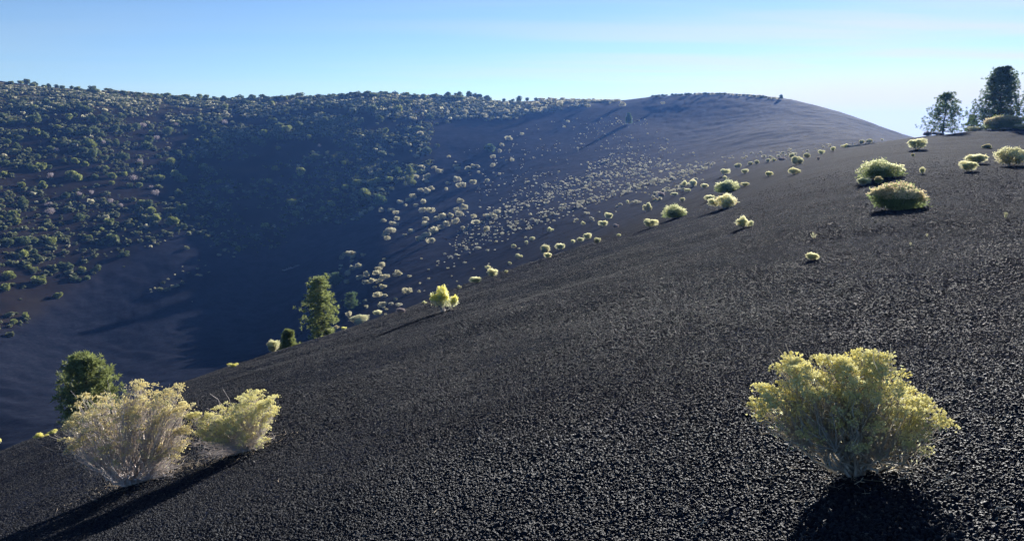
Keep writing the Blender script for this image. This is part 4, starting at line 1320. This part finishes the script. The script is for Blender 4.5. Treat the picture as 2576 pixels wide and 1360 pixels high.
S5 = [(735, 185, 90), (690, 190, 60), (670, 210, 60), (820, 195, 50), (985, 228, 40), (965, 270, 70), (940, 298, 60), (800, 272, 80), (750, 290, 70), (655, 275, 40), (715, 330, 80), (790, 360, 90), (860, 335, 80), (925, 330, 80), (880, 385, 90), (850, 400, 70), (940, 385, 80), (985, 360, 90), (975, 425, 80), (1080, 330, 90), (1150, 465, 90), (930, 495, 90), (840, 540, 45), (850, 585, 40), (965, 565, 90), (1065, 530, 40), (1170, 355, 40), (700, 400, 60), (720, 640, 70), (610, 330, 40), (650, 300, 35), (740, 240, 40), (990, 500, 50), (740, 210, 60), (910, 435, 35), (1245, 470, 35), (1000, 605, 30), (990, 645, 30), (1250, 410, 25), (1315, 375, 30), (1490, 355, 18), (1315, 305, 25), (1465, 295, 20), (1380, 275, 20), (1260, 225, 25), (1825, 95, 30), (1660, 300, 22), (1530, 395, 20)]
for lst, ox, oy in ((S2, 858.7, 159.7), (S5, 639.0, 575.0)):
    for (x, y, w) in lst:
        px, py, ww = ox + x * K, oy + y * K, w * K
        size = 'broad' if ww >= 22 else 'smaller'
        if py < 300: z = 'at the top of the far cinder slope below the rim'
        elif py < 410: z = 'midway up the far cinder slope'
        elif py < 480: z = 'high in the shrub band beside the far cinder slope'
        elif py < 590: z = 'in the thickest part of the shrub band across the valley'
        elif py < 700: z = 'in the shrub patch between the valley band and the tall pine'
        else: z = 'beyond the slope edge right of the tall pine'
        put_far(px, py, ww, SHB, 'shrub', f'{size} pale rounded shrub {z}', 'bush', f'{size} pale shrubs {z}', 0.95, 75)

# the many tiny shrubs dotted over the far cinder slope: the largest ones as things, the rest as one mass
POLY_DOTS = [(1090, 420), (1300, 320), (1500, 290), (1640, 300), (1700, 380), (1900, 385), (2100, 360), (2120, 372), (1880, 410), (1700, 500), (1600, 520), (1500, 560), (1300, 640), (1180, 690), (1080, 740), (960, 790), (940, 760), (1040, 690), (1130, 590), (1200, 500), (1180, 440)]
POLY_DENSE = [(1180, 560), (1350, 440), (1520, 400), (1640, 400), (1800, 410), (1720, 480), (1560, 500), (1400, 560), (1250, 640), (1100, 690), (1090, 660)]
cand = []
rng = np.random.default_rng(77)
tries = 0
while len(cand) < 1900 and tries < 200000:
    tries += 1
    a = rng.uniform(-R(12), R(27)); r_ = math.sqrt(rng.uniform(85 ** 2, 560 ** 2))
    x, y = r_ * math.sin(a), r_ * math.cos(a)
    z = ground_z(x, y)
    px, py, dd_ = project(x, y, z)
    px, py = float(px), float(py)
    P1, P2 = np.array([px]), np.array([py])
    if not inpoly(P1, P2, POLY_DOTS)[0] or not visible_at(x, y):
        continue
    dense = inpoly(P1, P2, POLY_DENSE)[0]
    pr = 0.9 if dense else 0.13
    pr *= float(np.clip(0.6 + 1.6 * fbm(np.array([x / 28]), np.array([y / 28]), 300, 2)[0], 0.12, 1.2))
    if rng.uniform() > pr:
        continue
    s = 0.45 + 1.05 * rng.uniform() ** 2.8
    cand.append((s * FPX / dd_, px, py, x, y, z, s))
cand.sort(key=lambda c: -c[0])
print('dots', len(cand), cand[0][0], cand[min(len(cand) - 1, 200)][0])
NIND = 190
for (w, px, py, x, y, z, s) in cand[:NIND]:
    o = link('tiny_shrub', SHR[random.randrange(6)], None, (x, y, z - 0.02))
    o.scale = (s, s, s * 0.9); o.rotation_euler = (0, 0, random.uniform(0, 6.28))
    if px < 1250: z_ = 'left end'
    elif px < 1450: z_ = 'middle'
    elif px < 1700: z_ = 'right part'
    else: z_ = 'far right end'
    z_ = ('upper side, ' if py < np.interp(px, [1100, 1250, 1450, 1700, 1900], [650, 600, 480, 440, 400]) else 'lower side, ') + z_
    sz_ = 'broader' if s > 1.15 else 'tiny'
    tag(o, f'{sz_} pale shrub on the {z_} of the far cinder slope', 'bush', f'{sz_} shrubs on the {z_} of the far cinder slope')


def scatter_mass(name, items, meshes_v, mat, label):
    """items: (x, y, z, size) -> one mesh"""
    mb = MB()
    for q_, (x, y, z, s) in enumerate(items):
        v, f = meshes_v[q_ % len(meshes_v)]
        ca, sa = math.cos(q_ * 1.7), math.sin(q_ * 1.7)
        vv = v * s
        mb.add(np.stack([vv[:, 0] * ca - vv[:, 1] * sa + x, vv[:, 0] * sa + vv[:, 1] * ca + y, vv[:, 2] * 0.9 + z], -1), f)
    o = link(name, mb.mesh(name, MAT[mat]))
    tag(o, label, 'bushes', None, 'stuff')
    return o


def raw(n, leaf, flat, cnt, s0):
    r_ = []
    for s in range(cnt):
        mb = shrub_mesh(s0 + s, 'sage', n, leaf, flat)
        r_.append((mb.v[0], mb.f[0]))
    return r_


RAW1, RAW2 = raw(90, 0.2, 0.6, 6, 700), raw(44, 0.30, 0.7, 8, 720)
scatter_mass('dotted_shrubs', [(c[3], c[4], c[5], c[6]) for c in cand[NIND:]], RAW1, 'pale_dot', 'countless tiny pale shrubs scattered over the far cinder slope')

# uncountable low brush that covers the wooded crater wall
items, items2, tries = [], [], 0
while len(items) + len(items2) < 30000 and tries < 420000:
    tries += 1
    a = rng.uniform(-R(47), R(10)); r_ = math.sqrt(rng.uniform(150 ** 2, 670 ** 2))
    x, y = r_ * math.sin(a), r_ * math.cos(a)
    i = min(max(int(np.searchsorted(az, a)), 0), NA - 1); j = min(int(np.searchsorted(lr, math.log(r_))), NR - 1)
    mv = float(M_VEG[i, j])
    if mv < 0.25:
        continue
    py = float(PY[i, j])
    d = float(np.clip((400 - py) / 130, 0.28, 1.0))
    d = max(d, 0.35 * float(np.clip((float(PX[i, j]) - 760) / 200, 0, 1)))
    nz = fbm(np.array([x / 30]), np.array([y / 30]), 310, 3)[0]
    if rng.uniform() > d * float(np.clip(0.7 + 2.6 * nz, 0.04, 1.3)):
        continue
    z = ground_z(x, y)
    (items if rng.uniform() < (0.70 if py < 300 else 0.96) else items2).append((x, y, z - 0.1, 0.8 + 2.7 * rng.uniform() ** 2.4))
scatter_mass('low_brush', items, RAW2, 'sage', 'dense grey green brush covering the wooded crater wall')
scatter_mass('dry_brush', items2, RAW2, 'pale_shrub', 'dense pale dry brush mixed over the wooded crater wall')
print('brush', len(items), len(items2), tries)


# shrub line on the dark bowl floor
for (x, y, w) in [(1140, 455, 30), (1165, 445, 25), (1145, 475, 25), (1230, 405, 45), (1270, 378, 25), (1215, 455, 60), (1265, 455, 50), (1305, 430, 40), (1340, 425, 40), (1375, 400, 50), (1320, 345, 20), (1380, 318, 20), (1375, 285, 15), (1490, 300, 30), (1490, 345, 35), (1515, 350, 30), (1575, 325, 22), (1550, 275, 18), (1500, 235, 20), (1420, 330, 25), (1405, 140, 60), (1590, 130, 22), (1635, 105, 20), (1650, 195, 40), (1690, 160, 40), (1720, 170, 30), (1765, 210, 25), (1770, 180, 30), (1500, 30, 25), (1680, 35, 35), (1725, 15, 22), (1775, 38, 20), (80, 790, 70), (1450, 548, 10)]:
    put_far(x * K, 575 + y * K, w * K, SHB if w < 45 else SHS, 'shrub', 'pale shrub of the sparse line across the dark bowl floor' if x > 200 and x != 1450 else ('pale yellow shrub on dark cinder at the left border, below the wooded wall' if x < 200 else 'single pale tuft alone on the dark bowl floor'),
            'bush', 'shrubs across the dark bowl floor' if x > 200 and x != 1450 else None, 0.9, 90)


# ------------------------------------------------------------------ dead wood
def log(px, py, length_px, label, twigs, ang, seed, rmin=1.2, thick=0.09, lift=0.5):
    g = hit(px, py, rmin); dep = g[1]
    Lm = length_px * dep / FPX
    rng = np.random.default_rng(seed)
    root = link('fallen_log', None, None, g); tag(root, label, 'log')
    k = 9
    s = np.linspace(-0.5, 0.5, k)
    x = s * Lm * math.cos(ang); y = s * Lm * math.sin(ang)
    z = np.array([ground_z(g[0] + a_, g[1] + b_) - g[2] for a_, b_ in zip(x, y)]) + thick * lift * Lm * 0.3 + rng.normal(0, 0.006 * Lm, k)
    z[0] += 0.05 * Lm
    l_ = np.stack([x, y, z], -1)[None]
    mb = MB(); tubes(mb, l_, (np.linspace(1, 0.35, k) * thick * Lm * 0.4)[None], 8)
    link('trunk', mb.mesh('trunk', MAT['dead_wood'], True), root)
    kk = rng.integers(1, k - 1, twigs)
    s0 = l_[0, kk]
    e0 = s0 + np.stack([rng.normal(0.05, 0.10, twigs) * Lm, rng.normal(0, 0.10, twigs) * Lm, rng.uniform(0.03, 0.16, twigs) * Lm], -1)
    mb = MB(); tubes(mb, curve(s0, e0, (s0 + e0) / 2 + rng.normal(0, 0.02 * Lm, s0.shape), 5), np.linspace(1, 0.3, 5)[None] * np.full((twigs, 1), 0.012 * Lm * (thick / 0.09)), 4)
    link('branches', mb.mesh('branches', MAT['dead_wood']), root)


log(2168, 366, 72, 'grey fallen log with pale tufts behind it on the upper edge', 12, 0.1, 41, 40, 0.10)
log(732, 675, 44, 'pale fallen dead tree lying on the dark bowl floor', 26, 0.15, 42, 100, 0.10)

# loose straw twigs lying on the cinder
TW = [(1640, 1150, 34, 0.9), (1270, 1065, 26, 1.1), (1100, 1290, 40, 1.2), (2160, 1225, 30, 0.2), (2370, 1218, 60, 0.35), (2275, 1210, 44, 0.6), (1950, 1205, 40, 0.3), (1880, 1235, 34, 1.4), (2050, 1150, 30, 0.2), (2440, 970, 30, 0.1), (2480, 990, 26, 2.6), (2385, 1060, 18, 1.2),
      (1240, 1120, 20, 2.4), (1760, 1330, 40, 0.3), (2250, 1160, 34, 0.15), (700, 1215, 18, 2.0), (60, 1165, 22, 0.6), (1870, 1190, 34, 0.05), (2520, 1290, 36, 2.9), (1700, 1090, 22, 0.5), (2210, 860, 22, 0.6), (1280, 1235, 18, 0.3), (1480, 1260, 24, 2.7), (950, 1180, 18, 0.4),
      (1030, 1100, 16, 1.0), (1560, 960, 16, 0.2), (2060, 780, 16, 0.9), (2450, 800, 20, 0.1), (2330, 720, 16, 0.1), (1400, 1010, 14, 0.7)]
for q_, (px, py, ln, ang) in enumerate(TW):
    g = hit(px, py); dep = g[1]; Lm = ln * dep / FPX
    rng2 = np.random.default_rng(900 + q_)
    s = np.linspace(-0.5, 0.5, 6)
    x, y = s * Lm * math.cos(ang), s * Lm * math.sin(ang) + (s ** 2) * Lm * rng2.uniform(-0.4, 0.4)
    z = np.array([ground_z(g[0] + a_, g[1] + b_) - g[2] for a_, b_ in zip(x, y)]) + 0.020 + rng2.uniform(0, 0.01, 6)
    mb = MB(); tubes(mb, np.stack([x, y, z], -1)[None], np.full((1, 6), 0.0018 + 0.0004 * dep * 0.6), 4)
    e = np.array([x[4] + 0.15 * Lm, y[4] + 0.18 * Lm, z[4] + 0.02])
    tubes(mb, np.stack([[x[3], y[3], z[3]], e], 0)[None], np.full((1, 2), 0.0014), 3)
    o = link('twig', mb.mesh('twig', MAT['straw']), None, g)
    side = 'around the large bush at the right front' if px > 1850 and py > 1100 else ('on open cinder in the right half' if px > 1450 else 'on open cinder in the left half')
    tag(o, f'thin straw coloured twig lying {side}', 'twig', f'straw twigs {side}')

# dry litter blown together round the feet of the near bushes (uncountable)
rl = np.random.default_rng(4321)
lit = MB()
for (bx, by, spread, cnt) in ((2158, 1188, 0.17, 170), (330, 1212, 0.26, 200), (622, 1130, 0.24, 170), (480, 1172, 0.30, 150)):
    g = hit(bx, by)
    p = g + np.stack([rl.normal(0, spread, cnt), rl.normal(0, spread * 0.8, cnt), np.zeros(cnt)], -1)
    p[:, 2] = [ground_z(a_, b_) + 0.012 for a_, b_ in p[:, :2]]
    d = unit(np.stack([rl.normal(0, 1, cnt), rl.normal(0, 1, cnt), rl.normal(0, 0.12, cnt)], -1))
    L_ = rl.uniform(0.006, 0.028, cnt) * (1.0 if bx > 2000 else 1.5)
    tubes(lit, np.stack([p - d * L_[:, None], p + d * L_[:, None]], 1), np.full((cnt, 2), 0.0009 if bx > 2000 else 0.0017), 3)
tag(link('dry_litter', lit.mesh('dry_litter', MAT['straw'])), 'dry straw coloured litter strewn round the feet of the near bushes', 'litter', None, 'stuff')

for o in C.objects:
    if o.parent is None and 'label' in o and len(o['label'].replace('-', ' ').split()) > 16:
        print('LONG', o.name, o['label'])
